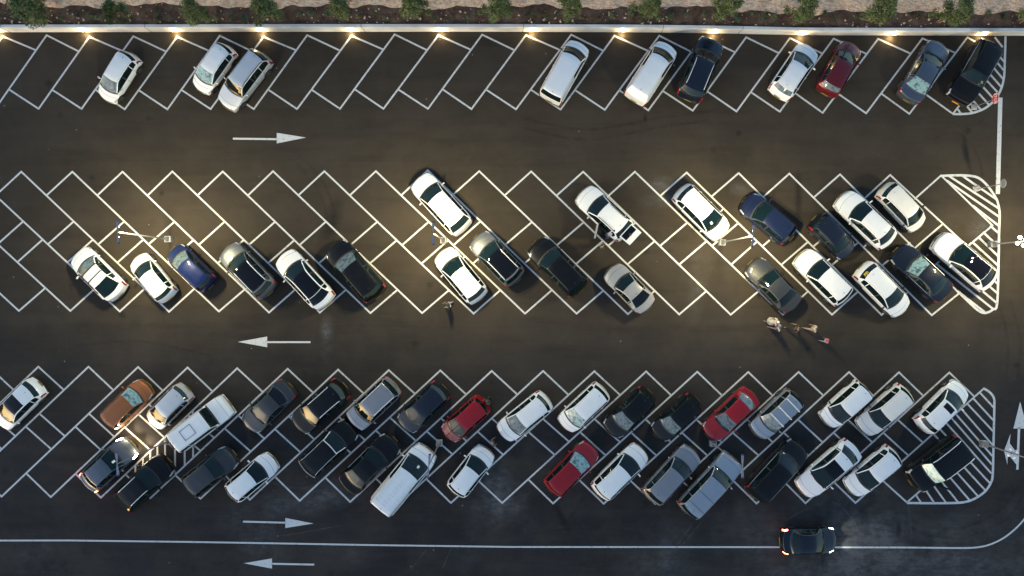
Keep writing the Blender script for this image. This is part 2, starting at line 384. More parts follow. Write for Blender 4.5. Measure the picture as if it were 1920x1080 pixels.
    for i in range(nS-1):
        a, b = s[i], s[i+1]; m_ = (a+b)/2
        for j in range(M-1):
            jj = j if j < nR-1 else M-2-j; sd = 1 if j < nR-1 else -1
            g, mi = 'body', 0
            if jj <= 0 or (suv and jj <= 1): mi = 2
            if i in seams and (jj <= 3 if m_ > .5 else jj >= 5): mi = 1
            if .42 < m_ < cowl-.05 and jj == 14 and False: mi = 1
            if cowl < m_ < wt and jj >= RE+1: g = ('windscreen',)
            elif cowl-.10 < m_ <= cowl and jj >= 6: mi = 2
            elif rr < m_ < rb and jj >= RE+1 and not c.get('noglass'): g = ('rear_window',)
            elif wt <= m_ <= rr and jj >= R1:
                if roof_kind == 'glass' and m_ < rr-.02: g = ('roof_panel',)
                elif roof_kind == 'frontglass' and m_ < wt+(rr-wt)*.55: g = ('roof_panel',)
                elif roof_kind == 'sunroof' and wt+.12 < m_ < wt+.62 and jj >= 14: g = ('sunroof',)
                elif roof_kind == 'black': g = ('roof_panel',)
            elif wt <= m_ <= rr and jj == RE+1 and roof_kind is None: mi = 1
            if g == 'body' and g0 < m_ < g1 and cab[i] > .04 and cab[i+1] > .04:
                if 6 <= jj <= 8:
                    if m_ < dB-bp: g = ('side_window', sd, 0)
                    elif dB+bp < m_ < dC-.03: 
                        if not c.get('panel'): g = ('side_window', sd, 1)
                    elif m_ > dC+.03 and c['type'] not in ('sedan', 'van', 'boxvan') and not c.get('panel') : g = ('side_window', sd, 2)
                    elif m_ > dC+.03 and c['type'] == 'sedan' and m_ < rr+.1: g = ('side_window', sd, 2)
                    elif abs(m_-dB) <= bp: mi = 2
                elif jj == 5: mi = 2
            if .055 < m_ < .40 and (2 < jj <= 7 if m_ < .24 else 2 < jj <= 5) and zb[i] > .5: g = ('headlight', sd)
            if .02 < m_ < .055 and jj >= 9: g = ('grille',)
            if m_ < .02: mi = 2
            if c['type'] in ('van', 'boxvan', 'boxy', 'estate'):
                if L-.22 < m_ < L-.02 and 2 <= jj <= 6: g = ('taillight', sd)
            elif L-.30 < m_ < L-.045 and 3 <= jj <= 6: g = ('taillight', sd)
            if m_ > L-.015: mi = 2
            put(g, i, j, mi)
    gm = {'windscreen': c.get('ws', M_GLASS), 'rear_window': c.get('rw', M_GLASS), 'roof_panel': paint('black') if roof_kind == 'black' else M_BLKGL, 'sunroof': M_BLKGL,
          'side_window': M_GLASS, 'headlight': M_HEADON if c.get('lit') == 'full' else (M_HEADW if c.get('lit') else M_LAMPG), 'taillight': M_TAILON if c.get('lit') else M_RED, 'grille': M_TRIM}
    parts = {}
    for g, cells in groups.items():
        idx = {}; vs = []; ns = []; fs = []; ms = []
        def vi(i, j):
            if (i, j) not in idx: idx[(i, j)] = len(vs); vs.append(V[i, j]); ns.append(nn[i, j])
            return idx[(i, j)]
        for (i, j, mi) in cells: fs.append((vi(i, j), vi(i+1, j), vi(i+1, j+1), vi(i, j+1))); ms.append(mi)
        if g == 'body':
            for i in (0, nS-1):
                for j in range(nR-2):
                    q = (vi(i, j), vi(i, j+1), vi(i, M-2-j), vi(i, M-1-j)); fs.append(q if i == 0 else q[::-1]); ms.append(2)
        me = pydata(vs, fs); me.polygons.foreach_set('material_index', ms)
        me.polygons.foreach_set('use_smooth', [True]*len(fs)); me.normals_split_custom_set_from_vertices([tuple(map(float, x)) for x in ns])
        if g == 'body': o = link('body', me, [pm, M_SEAM, M_TRIM], root)
        else: o = link(g[0], me, gm[g[0]], root)
        parts[g] = o
    def surf(sv, jf):
        i = min(max(np.searchsorted(s, sv)-1, 0), nS-2); t = (sv-s[i])/(s[i+1]-s[i]); j = int(jf); u = jf-j; j2 = min(j+1, M-1)
        p = (V[i, j]*(1-u)+V[i, j2]*u)*(1-t)+(V[i+1, j]*(1-u)+V[i+1, j2]*u)*t
        return Vector(map(float, p)), Vector(map(float, nn[i, j]))
    # floor pan with wheel wells
    ub = MB(); ub.box((0, 0, .36), (L*.90, W*.62, .30)); ub.box((L/2-(xwf+xwr)/2, 0, .36), (xwr-xwf-2*Ra-.05, W*.86, .26))
    ub.box((L/2-(xwf+xwr)/2, 0, .75), (xwr-xwf-2*Ra, W*.72, .5)); ub.build('underbody', M_INT, root)
    for xw in (xwf, xwr):
        for sd in (1, -1): wheel(root, L/2-xw, sd*(W/2*.99-.10), sd, wr, c.get('spokes', 5), c.get('dark_rims', False))
    # mirrors
    mm = M_TRIM if c.get('black_mirrors') else pm
    for j, sd in ((5, 1), (M-6, -1)):
        p, _ = surf(cowl+.055*L, j); b = MB()
        b.tube([p+Vector((0, -.03*sd, 0)), p+Vector((.0, .09*sd, .05))], .022, 6)
        Mr = Matrix.Rotation(.18*sd, 4, 'Z'); b.box(p+Vector((-.0, .17*sd, .075)), (.10, .21, .14), Mr, 0, .85, .03); b.build('wing_mirror', mm, root)
    # wipers, antenna, plates, handles
    for y0 in (.12, -.38):
        js = [nR-1 + (-1 if y0 > 0 else 1)*k for k in (2, 4, 6)]
        a, n_ = surf(cowl+.035, js[0]); b_, n2 = surf(cowl+.12, js[1]); b = MB()
        b.tube([a+n_*.012, b_+n2*.014, surf(cowl+.10, js[2])[0]+n2*.012], .011, 4); b.build('wiper', M_TRIM, root)
    p, n_ = surf(rr-.15, nR-1); MB().tube([p-n_*.01, p+Vector((-.05, 0, .045))], [.03, .008], 6).build('antenna', M_TRIM, root)
    pl = MB(); pl.box((-L/2-.012, 0, .62), (.014, .50, .115), Matrix.Rotation(.12, 4, 'Y')); pl.build('number_plate', c.get('plate', M_PLATE), root)
    pl = MB(); pl.box((L/2+.012, 0, .42), (.014, .50, .115), Matrix.Rotation(-.12, 4, 'Y')); pl.build('number_plate', c.get('plate', M_PLATE), root)
    for sv in (dB-.16, dC-.14):
        for j, sd in ((3.4, 1), (M-1-3.4, -1)):
            p, n_ = surf(sv, j); MB().box(p+n_*.012, (.15, .022, .025), None, 0, 1, .006).build('door_handle', M_CHROME if c.get('chrome') else pm, root)
    if c.get('rails'):
        rm = M_CHROME if c['rails'] == 'chrome' else M_TRIM
        for j, sd in ((RE+.9, 1), (M-1-RE-.9, -1)):
            pts = []
            for k in range(9):
                p, n_ = surf(wt+.10+(rr-wt-.16)*k/8, j); pts.append(p+Vector((0, 0, .045 if 0 < k < 8 else -.01)))
            MB().tube(pts, .026, 6).build('roof_rail', rm, root)
    if c.get('bars'):
        bm_ = M_TRIM if c['bars'] == 'black' else M_CHROME
        for fr in (c.get('barpos') or (.2, .62)):
            sv = wt+(rr-wt)*fr; p, _ = surf(sv, RE); q, _ = surf(sv, M-1-RE); z = surf(sv, nR-1)[0].z+.07
            MB().tube([p+Vector((0, 0, 0)), Vector((p.x, p.y+.03, z)), Vector((p.x, q.y-.03, z)), q], .042, 6).build('roof_bar', bm_, root)
    if c.get('trimline'):           # bright window-line moulding
        for jx in (4.9, M-1-4.9):
            pts = [surf(sv, jx)[0]+surf(sv, jx)[1]*.004 for sv in np.linspace(cowl+.15, g1, 10)]
            MB().tube(pts, .012, 4).build('window_moulding', M_CHROME, root)
    if c.get('wsframe'):
        pts = [surf(sv, RE+.5)[0]+Vector((0,0,.005)) for sv in np.linspace(cowl+.05, wt, 5)]
        pts += [surf(wt, j)[0]+Vector((0,0,.008)) for j in range(RE+2, M-RE-2, 3)]
        pts += [surf(sv, M-1-RE-.5)[0]+Vector((0,0,.005)) for sv in np.linspace(wt, cowl+.05, 5)]
        MB().tube(pts, .036, 5).build('windscreen_frame', M_SWHITE0, root)
        pts = [surf(sv, RE-1)[0] for sv in np.linspace(wt, rb+.05, 9)]+[surf(rb+.07, j)[0]+Vector((0,0,.01)) for j in range(RE, M-RE, 3)]+[surf(sv, M-RE)[0] for sv in np.linspace(rb+.05, wt, 9)]
        MB().tube([p+Vector((0,0,.006)) for p in pts], .02, 5).build('window_moulding', M_CHROME, root)
    if c.get('spoiler', c['type'] in ('hatch', 'city', 'suv', 'mpv')):
        sp = MB(); pts = []
        a = [surf(rr-.01, j)[0] for j in range(RE+1, M-RE-1, 2)]
        V1 = [p+Vector((.02, 0, .010)) for p in a]; V2 = [p+Vector((-.11, 0, -.012)) for p in a]; V3 = [p+Vector((-.11, 0, -.04)) for p in a]; V4 = [p+Vector((.02, 0, -.02)) for p in a]
        n = len(a); F = []
        for k in range(n-1):
            for u, w in ((0, 1), (1, 2), (2, 3), (3, 0)): F.append((u*n+k, u*n+k+1, w*n+k+1, w*n+k))
        F += [(0, n, 2*n, 3*n), (n-1, 4*n-1, 3*n-1, 2*n-1)]
        sp.add(V1+V2+V3+V4, F); sp.build('rear_spoiler', paint('black') if (roof_kind in ('black',)) else pm, root, False)
    if c.get('ribs'):
        for fy in (-.28, 0, .28):
            b = MB()
            for k in range(9):
                x = L/2-(wt+.55+(rr-wt-1.0)*k/8); b.box((x, fy*W*1.0, surf(L/2-x, nR-1)[0].z+.004-.05*abs(fy)), (.05, .32, .035))
            b.build('roof_rib', pm, root)
    if c.get('roofhatch'):
        z = surf((wt+rr)/2, nR-1)[0].z; b = MB(); x = L/2-(wt+rr)/2
        b.tube([(x-.45, -.38, z+.0), (x+.45, -.38, z+.0), (x+.45, .38, z+.0), (x-.45, .38, z+.0), (x-.45, -.38, z+.0)], .02, 4); b.build('roof_hatch', M_TRIM, root)
    if c.get('spare'):
        p = Vector((-L/2-.10, 0, .95)); b = MB(); b.lathe([(.02, -.09), (.33, -.09), (.36, 0), (.33, .09), (.001, .10)], 24, Matrix.Translation(p) @ Matrix.Rotation(-math.pi/2, 4, 'Y')); b.build('spare_wheel', M_TRIM if c['spare'] == 'black' else pm, root, True)
    if c.get('roofseams'):
        for fr in c['roofseams']:
            sv = wt+(rr-wt)*fr; p, _ = surf(sv, RE+1); q, _ = surf(sv, M-2-RE); z = surf(sv, nR-1)[0].z
            MB().tube([p+Vector((0,0,.004)), Vector((p.x, p.y*.5, z-.006)), Vector((p.x, 0, z)), Vector((p.x, q.y*.5, z-.006)), q+Vector((0,0,.004))], .016, 4).build('roof_seam', M_SEAM, root)
    if c['type'] == 'pickup':        # tonneau seams
        b = MB(); z = surf(rb+.3, nR-1)[0].z
        for x in (L/2-rb-.12, -L/2+.42): b.box((x, 0, z+.012), (.02, W*.72, .006))
        for sd in (1, -1): b.box((-L/2+(L-rb)/2, sd*W*.39, z-.005), (L-rb-.35, .03, .05))
        b.build('tonneau_seam', M_SEAM, root)
        sb = MB(); 
        for sd in (1, -1): sb.tube([(L/2-rb-.05, sd*W*.40, z), (L/2-rb+.25, sd*W*.36, H-.12)], .03, 6)
        sb.build('sports_bar', pm, root)
    if c.get('decal'):              # yellow crown-like sticker, three upward strokes on a bar
        p, n_ = surf((rr+rb)/2, nR+3); q = MB()
        up = Vector((.7, 0, .45)).normalized(); ry = Vector((0, 1, 0)); o_ = p+n_*.02
        def bar(a, b_, w=.025):
            a = o_+up*a[1]+ry*a[0]; b_ = o_+up*b_[1]+ry*b_[0]; d = (b_-a).normalized(); s_ = d.cross(n_).normalized()*w
            q.add([a-s_, a+s_, b_+s_, b_-s_], [(0, 1, 2, 3)])
        bar((-.14, -.08), (.14, -.08)); bar((-.14, -.08), (-.18, .10)); bar((0, -.08), (0, .12)); bar((.14, -.08), (.18, .10)); bar((-.07, -.08), (-.09, .07)); bar((.07, -.08), (.09, .07))
        q.build('window_sticker', mat('yellow_sticker', (.6,.42,.02), .6), root)
    if c.get('paper'):
        p, n_ = surf(cowl+.35, nR+2); Mq = n_.to_track_quat('Z', 'Y').to_matrix().to_4x4()
        MB().box(p+n_*.006, (.16, .22, .004), Mq).build('windscreen_paper', mat('paper', (.7,.7,.7), .7), root)
    return root, dict(L=L, W=W, H=H, surf=surf, cowl=cowl, wt=wt, rr=rr, rb=rb, M=M, nR=nR, dB=dB, dC=dC, pm=pm)

# ------------------------------------------------------------------ ground
def wall_y(x):      # inner foot of the boundary wall
    return float(np.interp(x, [P(-900,0).x, P(0,0).x, P(480,0).x, P(960,0).x, P(1200,0).x, P(1350,0).x, P(1500,0).x, P(1920,0).x, P(2900,0).x],
                           [P(0,61).y, P(0,60.5).y, P(0,59.5).y, P(0,59.5).y, P(0,60.5).y, P(0,62.5).y, P(0,66).y, P(0,67).y, P(0,68).y]))
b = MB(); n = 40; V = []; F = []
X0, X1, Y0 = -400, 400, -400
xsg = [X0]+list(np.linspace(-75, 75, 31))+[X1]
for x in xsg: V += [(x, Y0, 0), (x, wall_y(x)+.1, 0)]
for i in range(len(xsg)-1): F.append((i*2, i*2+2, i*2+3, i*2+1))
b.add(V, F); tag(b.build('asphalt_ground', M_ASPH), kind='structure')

# raised planting bed and rocky slope behind the wall
def soil_fn(t, b):
    tc = t.nodes.new('ShaderNodeTexCoord'); v = tc.outputs['Object']
    c = ramp(t, noise(t, v, 1.6, 8, .7), [(.3, (.05,.028,.019)), (.5, (.115,.068,.046)), (.72, (.20,.13,.092))])
    vo = N(t, 'ShaderNodeTexVoronoi', Scale=4.0); t.links.new(v, vo.inputs['Vector'])
    c = mix(t, ramp(t, vo.outputs['Distance'], [(0,(1,1,1)),(.05,(0,0,0))]), c, (.22,.18,.15))
    t.links.new(c, b.inputs['Base Color'])
    bp = N(t, 'ShaderNodeBump', Strength=1.0, Distance=.12); t.links.new(noise(t, v, 6, 6, .7), bp.inputs['Height']); t.links.new(bp.outputs[0], b.inputs['Normal'])
def rock_fn(t, b):
    tc = t.nodes.new('ShaderNodeTexCoord'); v = tc.outputs['Object']
    n1 = noise(t, v, 1.1, 9, .72); n2 = noise(t, v, 5.5, 6, .7, (.6, 1.3, 1))
    c = ramp(t, n1, [(.3, (.60,.40,.27)), (.5, (.88,.64,.46)), (.7, (.90,.74,.58))])
    c = mix(t, ramp(t, n2, [(.42,(0,0,0)),(.62,(.85,.85,.85))]), c, (.48,.31,.21))
    t.links.new(c, b.inputs['Base Color'])
    bp = N(t, 'ShaderNodeBump', Strength=.9, Distance=.25); t.links.new(n2, bp.inputs['Height']); t.links.new(bp.outputs[0], b.inputs['Normal'])
M_SOIL = mat('soil', rough=.95, spec=.1, fn=soil_fn); M_ROCK = mat('rocky_slope', rough=.95, spec=.1, fn=rock_fn)
def height_strip(name, xs, ya, yb, ny, zf, m):
    V = []; F = []; nx = len(xs)
    for x in xs:
        a, c_ = ya(x), yb(x)
        for k in range(ny): y = a+(c_-a)*(k/(ny-1))**1.0; V.append((x, y, zf(x, y, k/(ny-1))))
    for i in range(nx-1):
        for k in range(ny-1): q = i*ny+k; F.append((q, q+ny, q+ny+1, q+1))
    return tag(link(name, pydata(V, F), m, None, True), kind='structure')
def hn(x, y, s, seed=0): 
    return sum(math.sin(x*s*f+seed*1.7+f)*math.cos(y*s*f*1.3+seed+f*2)/f for f in (1, 2.3, 4.9, 9.7))
xsb = list(np.arange(-60, 60.01, .22))
edge = lambda x: wall_y(x)+1.42+.16*hn(x, 0, .5, 2)+.10*hn(x, 0, 2.1, 5)+.12*min(1, max(0, (-x-18)/8)) - (.12 if x > 15 else 0) + .25*math.exp(-((x+22)/9)**2)*0
height_strip('planting_bed_soil', xsb, lambda x: wall_y(x)+.205, lambda x: edge(x)+.25, 9, lambda x, y, t: .80+.05*hn(x, y, 2.2)+.12*t, M_SOIL)
height_strip('rocky_slope', xsb, edge, lambda x: wall_y(x)+9, 40, lambda x, y, t: .93+.05*hn(x, y, 2.2)*(1 if t < .03 else 1)+min(t*18, 1)*.06+t*1.6+.10*hn(x, y, 1.3, 3)*min(1, t*8)+.06*hn(x, y, 4.7, 1)*min(1, t*8), M_ROCK)
height_strip('hill', [-400,-60,0,60,400], lambda x: wall_y(max(-60,min(60,x)))+8.9, lambda x: 420, 4, lambda x, y, t: 2.5+t*10, M_ROCK)
# boundary wall
def conc_fn(t, b):
    tc = t.nodes.new('ShaderNodeTexCoord'); v = tc.outputs['Object']
    c = ramp(t, noise(t, v, 1.2, 8, .7, (.35, 1, 1)), [(.28, (.48,.45,.41)), (.5, (.74,.70,.65)), (.7, (.80,.77,.72))])
    c = mix(t, ramp(t, noise(t, v, .35, 3, .5), [(.45,(0,0,0)),(.7,(.5,.5,.5))]), c, (.24,.225,.24))
    t.links.new(c, b.inputs['Base Color'])
M_CONC = mat('concrete', rough=.85, fn=conc_fn)
WH = .92
w = MB(); xw_ = list(np.arange(-62, 62.1, 2.0)); pr = [(0, 0), (0, WH-.02), (.02, WH), (.205, WH), (.225, WH-.02), (.225, 0)]; V = []; F = []
for x in xw_: V += [(x, wall_y(x)+a, z) for a, z in pr]
for i in range(len(xw_)-1):
    for k in range(5): q = i*6+k; F.append((q, q+1, q+7, q+6))
w.add(V, F); wallo = w.build('retaining_wall', M_CONC)
tag(wallo, 'long low pale concrete retaining wall between the bays and the planting bed', 'wall')
def joint(px, bend):
    x = P(px, 55).x; y = wall_y(x); b = MB()
    b.tube([(x, y-.004, 0), (x-bend*.4, y-.004, WH*.6), (x-bend, y-.002, WH), (x-bend, y+.228, WH+.002)], .014, 5); b.build('wall_crack', M_SEAM, wallo)
for px, bend in ((685, .12), (1383, -.10), (285, .06), (20, .1), (1240, .05), (980, -.06)): joint(px, bend)

# ------------------------------------------------------------------ painted markings
def seg(a, b_, w):
    a = P(*a); b_ = P(*b_); d = (b_-a).normalized(); s_ = Vector((-d.y, d.x, 0))*w/2
    e = d*w*.35; return [a-s_-e, b_-s_+e, b_+s_+e, a+s_-e]
def poly(pts, w):
    pts = [P(*p) for p in pts]; Q = []; Lh = []; Rh = []
    for i, p in enumerate(pts):
        d0 = (p-pts[i-1]).normalized() if i else None; d1 = (pts[i+1]-p).normalized() if i < len(pts)-1 else None
        d = ((d0 or d1)+(d1 or d0)).normalized(); s_ = Vector((-d.y, d.x, 0)); k = 1/max(.5, s_.dot(Vector((-(d1 or d0).y, (d1 or d0).x, 0))))
        Lh.append(p+s_*w/2*k); Rh.append(p-s_*w/2*k)
    for i in range(len(pts)-1): Q.append([Lh[i], Lh[i+1], Rh[i+1], Rh[i]])
    return Q
def smoothpts(pts, n=5):
    out = []
    for i in range(len(pts)-1):
        p0, p1, p2, p3 = pts[max(i-1,0)], pts[i], pts[i+1], pts[min(i+2,len(pts)-1)]
        for k in range(n):
            t = k/n; out.append(tuple(.5*((2*p1[c])+(-p0[c]+p2[c])*t+(2*p0[c]-5*p1[c]+4*p2[c]-p3[c])*t*t+(-p0[c]+3*p1[c]-3*p2[c]+p3[c])*t**3) for c in (0, 1)))
    return out+[pts[-1]]
def lerp(a, b_, t): return (a[0]+(b_[0]-a[0])*t, a[1]+(b_[1]-a[1])*t)
LW = .122
row1T = [(-76,66),(5,68),(87.5,66),(167.5,69),(250,68),(332,69),(412,67),(494,69),(576,66),(659,67),(740,64.5),(822,66),(904,65),(986,66),(1071,65),(1152,67),(1236,67),(1317,69),(1399,70),(1481,71.5),(1563,72.5),(1646.5,73),(1729.5,72),(1814,70),(1886,72)]
row1B = [(-170,204),(-92,204),(-9,204),(72.5,204),(153,204),(234,205),(314,205),(395,204.5),(476,204.5),(557,204.5),(637.5,204),(719,204),(802.5,204),(884,204.5),(967.5,205),(1051,205.5),(1134,206),(1215.5,207),(1299,207.5),(1381,209),(1462,209.5),(1542.5,211.5),(1624,212.5),(1705,213.5),(1786.5,213.5)]
LONG = []; SHORT = []
for i in range(len(row1T)-1):
    if i > 0: LONG.append(seg(row1T[i], row1B[i], LW))
    SHORT.append(seg(row1T[i], lerp(row1T[i+1], row1B[i+1], .205), LW))
    SHORT.append(seg(lerp(row1T[i], row1B[i], .735), row1B[i+1], LW))
i = 23
LONG.append(seg((1798,199), row1B[24], LW))
sheet('bay_markings', LONG, .004, M_LINE2, kind='structure'); sheet('bay_end_markings', SHORT, .008, M_LINE2, kind='structure')
U = [(-248,322),(-152,322),(-56,322),(40,322),(135.7,322),(229.8,322),(323.3,321.5),(417.7,321.5),(512,321),(608.3,321),(704.8,321),(802,319.5),(898.6,321),(996,321.5),(1093.5,322),(1190.5,322),(1287.6,323.5),(1385,324.5),(1480,325.5),(1575,327),(1669,328),(1764.5,329)]
Lw = [(35.6,583),(132,583),(224.7,584),(317,584.5),(410.5,584),(504.4,586),(599.7,586),(694.5,587),(791.5,587),(888,588),(984.4,588),(1081,588),(1177.3,589),(1273.5,589.5),(1370,590),(1468,590),(1560,590),(1653,590.5),(1747,591),(1845,592)]
LONG = []; SHORT = []
for i in range(len(U)-2):        # line i runs U[i] -> Lw[i]
    a, b_ = U[i], Lw[i]
    if i == 19: b_ = (1795,546)
    LONG.append(seg(a, b_, LW))
LONG.append(seg(U[20], (1813,461), LW)); LONG.append(seg(U[21], (1859,421), LW))
def l2(i, t): 
    return lerp(U[i], Lw[i] if i < 20 else (Lw[19][0]+(i-19)*96, 592), t)
for i in range(1, len(U)):
    SHORT.append(seg(U[i], l2(i-1, .17), LW)); SHORT.append(seg(l2(i, .355), l2(i-1, .52), LW))
    if i < 21: SHORT.append(seg(l2(i, .485), l2(i-1, .65), LW))
    if i < 20: SHORT.append(seg(l2(i, .835), Lw[i-1], LW))
sheet('herringbone_bay_markings', LONG, .004, M_LINE, kind='structure'); sheet('herringbone_end_markings', SHORT, .008, M_LINE, kind='structure')
Pk = [(-300,687),(-206,687),(-113,687),(-21,687.5),(72,687.5),(166,687.5),(259,688),(351.7,689),(444.8,690.5),(539.4,691.5),(634,693),(729,694),(825.7,694.5),(922,695.5),(1018.3,695.5),(1114.5,696),(1211.5,696.5),(1307.4,697),(1403,697.5),(1497.4,697.5),(1592,697.5),(1685.5,698),(1780,698.5),(1875,699)]
Qk = {7:(95.3,932),8:(189.3,933),9:(282,934),10:(376,935),11:(468.5,937),12:(562,939),13:(656.6,941),14:(751,942),15:(845.5,943),16:(941.7,943),17:(1037,944),18:(1132,944.5),19:(1228.4,944.5),20:(1325,944),21:(1418.5,944),22:(1510.3,943.5),23:(1604,943),24:(1700.4,942)}
def q3(i): return Qk[i] if i in Qk else (Pk[i][0]-256, 931)
LONG = []; SHORT = []
for i in range(3, len(Pk)):
    a = Pk[i]; 
    if i == 23: a = (1844.8,728.3)
    LONG.append(seg(a, q3(i), LW))
LONG.append(seg((1731,915.5), Qk[24], LW))
def l3(i, t): return lerp(Pk[i], q3(i), t) if i < 24 else lerp((1971,700), Qk[24], t)
for i in range(3, 24):
    if i < 23: SHORT.append(seg(Pk[i], l3(i+1, .18), LW))
    if i < 23: SHORT.append(seg(l3(i, .36), l3(i+1, .535), LW)); SHORT.append(seg(l3(i, .46), l3(i+1, .635), LW))
    SHORT.append(seg(l3(i, .82), q3(i+1), LW))
sheet('lower_bay_markings', LONG, .004, M_LINE2, kind='structure'); sheet('lower_bay_end_markings', SHORT, .008, M_LINE2, kind='structure')
# hatched no-parking areas
o1 = lambda x, y: (1740+x/5.683, 40+y/5.683)
out = smoothpts([o1(825,160), o1(818,400), o1(808,600), o1(770,740), o1(700,850), o1(600,930), o1(480,975), o1(370,988), o1(265,988)], 4)
H = [seg(o1(*a), o1(*b_), .14) for a, b_ in [((715,175),(790,270)),((690,290),(805,425)),((655,345),(800,515)),((610,390),(800,615)),((590,485),(780,700)),((545,545),(735,750)),((500,605),(690,815)),((455,675),(650,890)),((410,765),(565,945)),((360,845),(470,970)),((315,935),(345,975))]]
sheet('hatched_area_outline', poly(out, .16), .012, M_LINE2, kind='structure'); sheet('hatched_area_stripes', H, .008, M_LINE2, kind='structure')
o2 = lambda x, y: (1740+x/6, 300+y/6); o3 = lambda x, y: (1720+x/6, 420+y/6)
out = [o2(145,180), o2(260,174)]+smoothpts([o2(370,172), o2(500,182), o2(580,210), o2(650,270), o2(710,345), o2(770,440), o2(795,530), o2(805,620), o2(798,800), o2(793,1080), o3(897,890), o3(850,960), o3(780,998), o3(720,993), o3(650,945), o3(560,860), o3(450,755)], 4)
H = [(o2(385,178),o2(765,440)),(o2(235,180),o2(795,545)),(o2(215,235),o2(800,640)),(o2(510,520),o2(795,740)),(o2(705,745),o2(795,825)),(o3(745,95),o3(905,250)),(o3(690,150),o3(900,355)),(o3(620,205),o3(905,465)),(o3(640,330),o3(900,575)),(o3(600,400),o3(900,670)),(o3(500,435),o3(895,775)),(o3(400,480),o3(895,890)),(o3(215,450),o3(850,955)),(o3(450,755),o3(750,985))]
sheet('hatched_island_outline', poly(out, .17), .016, M_LINE, kind='structure'); sheet('hatched_island_stripes', [seg(a, b_, .15) for a, b_ in H], .012, M_LINE, kind='structure')
o4 = lambda x, y: (1680+x/4.5, 720+y/4.5)
out = smoothpts([o4(*p) for p in [(740,38),(790,70),(825,120),(828,200),(822,480),(815,760),(800,830),(760,895),(700,945),(620,985),(520,1002),(300,1005),(90,1003)]], 4)
H = [((710,75),(820,195)),((650,120),(815,300)),((600,165),(815,395)),((555,215),(815,515)),((510,260),(810,605)),((470,290),(805,675)),((420,325),(800,750)),((365,375),(790,835)),((315,420),(755,900)),((400,620),(690,945)),((370,690),(620,980)),((330,755),(525,1000)),((290,820),(420,1000)),((240,880),(320,1000)),((170,940),(210,1000))]
sheet('hatched_corner_outline', poly(out, .165), .016, M_LINE2, kind='structure'); sheet('hatched_corner_stripes', [seg(o4(*a), o4(*b_), .13) for a, b_ in H], .012, M_LINE2, kind='structure')
H = []
for x in (254, 268, 281.7, 295, 309.5, 328, 346, 361.7):
    ya = 690.5+(444.8-x)*(242.5/255.5); yb = 691.5+(539.4-x)*(242.5/257.4); H.append(seg((x, ya+2), (x+.5, min(yb-2, 934)), .13))
sheet('hatched_strip_stripes', H, .012, M_LINE2, kind='structure')
# arrows and road lines
def arrow(tip, b1, b2, s0, s1, w=.13):
    a = P(*tip); q = [[P(*b1), P(*b2), a], seg(s0, s1, w)]
    for f in q: f[:] = [Vector((p.x, p.y, 0)) for p in f]
    return q
for nm, a in (('direction_arrow_marking', arrow((574,258), (519,269), (519,249), (438,260), (519,261), .14)), ('direction_arrow_marking', arrow((446,641), (501,631), (501,651), (501,641.5), (581,641.5), .13)),
          ('direction_arrow_marking', arrow((588,981.5), (535,990), (535,971), (457,978), (535,980), .13)), ('direction_arrow_marking', arrow((457,1056), (510,1047), (510,1066), (510,1057), (588,1058.5), .13)),
          ('direction_arrow_marking', arrow((1912.6,753), (1900,803.5), (1926,803.5), (1910.5,803), (1907.5,879), .17))):
    sheet(nm, a, .008, M_LINE, kind='structure')
bent = [[P(*p) for p in q] for q in ([(1894.6,813),(1882.5,845),(1893,831)], [(1893,831),(1882.5,845),(1889.5,851)], [(1882.5,845),(1888.6,871.5),(1889.5,851)], [(1893,831),(1889.5,851),(1908,874),(1907.5,851)])]
sheet('turn_arrow_marking', bent, .012, M_LINE, kind='structure')
sheet('stop_line_marking', [seg((1875.3,186), (1870.6,361), .31)], .020, M_LINE, kind='structure')
sheet('lane_line_marking', poly([(-500,1013),(0,1013.5),(130,1013.3),(350,1016),(457,1017.7),(700,1022),(960,1025.5),(1400,1025.8),(1700,1026.5)]+smoothpts([(1790,1027.5),(1830,1026.5),(1860,1019.5),(1890,1003),(1920,974),(1938,940)], 5), .12), .004, M_LINE2, kind='structure')

M_TYREMARK = mat('tyre_rubber_mark', (.014,.012,.011), .8, spec=.1)
def tm_fn(t, b):
    tc = t.nodes.new('ShaderNodeTexCoord'); t.links.new(ramp(t, noise(t, tc.outputs['Object'], 1.7, 6, .7), [(.35,(0,0,0)),(.75,(.22,.22,.22))]), b.inputs['Alpha'])
tm_fn(M_TYREMARK.node_tree, M_TYREMARK.node_tree.nodes['Principled BSDF'])
M_SCUFF = mat('pale_scuff', (.26,.255,.25), .9, spec=.1); tm_fn(M_SCUFF.node_tree, M_SCUFF.node_tree.nodes['Principled BSDF'])
TM = []; SCF = []
for pts in ([(560,290),(598,330),(620,372),(628,420)],[(548,300),(586,340),(606,380),(612,425)],[(1750,260),(1795,250),(1830,285),(1842,330)],[(980,240),(1100,262),(1230,240),(1330,225)],[(980,222),(1100,243),(1230,222),(1330,208)],
            [(1050,985),(1078,960),(1092,935)],[(1000,1000),(1120,990),(1240,1010)],[(1690,960),(1730,985),(1800,990),(1870,960),(1905,920)],[(1690,975),(1735,1002),(1806,1007),(1885,975),(1918,930)],
            [(130,650),(260,640),(400,668)],[(1870,560),(1890,640),(1885,720)],[(1893,560),(1913,640),(1906,720)]):
    TM += poly(smoothpts(pts, 6), .20)
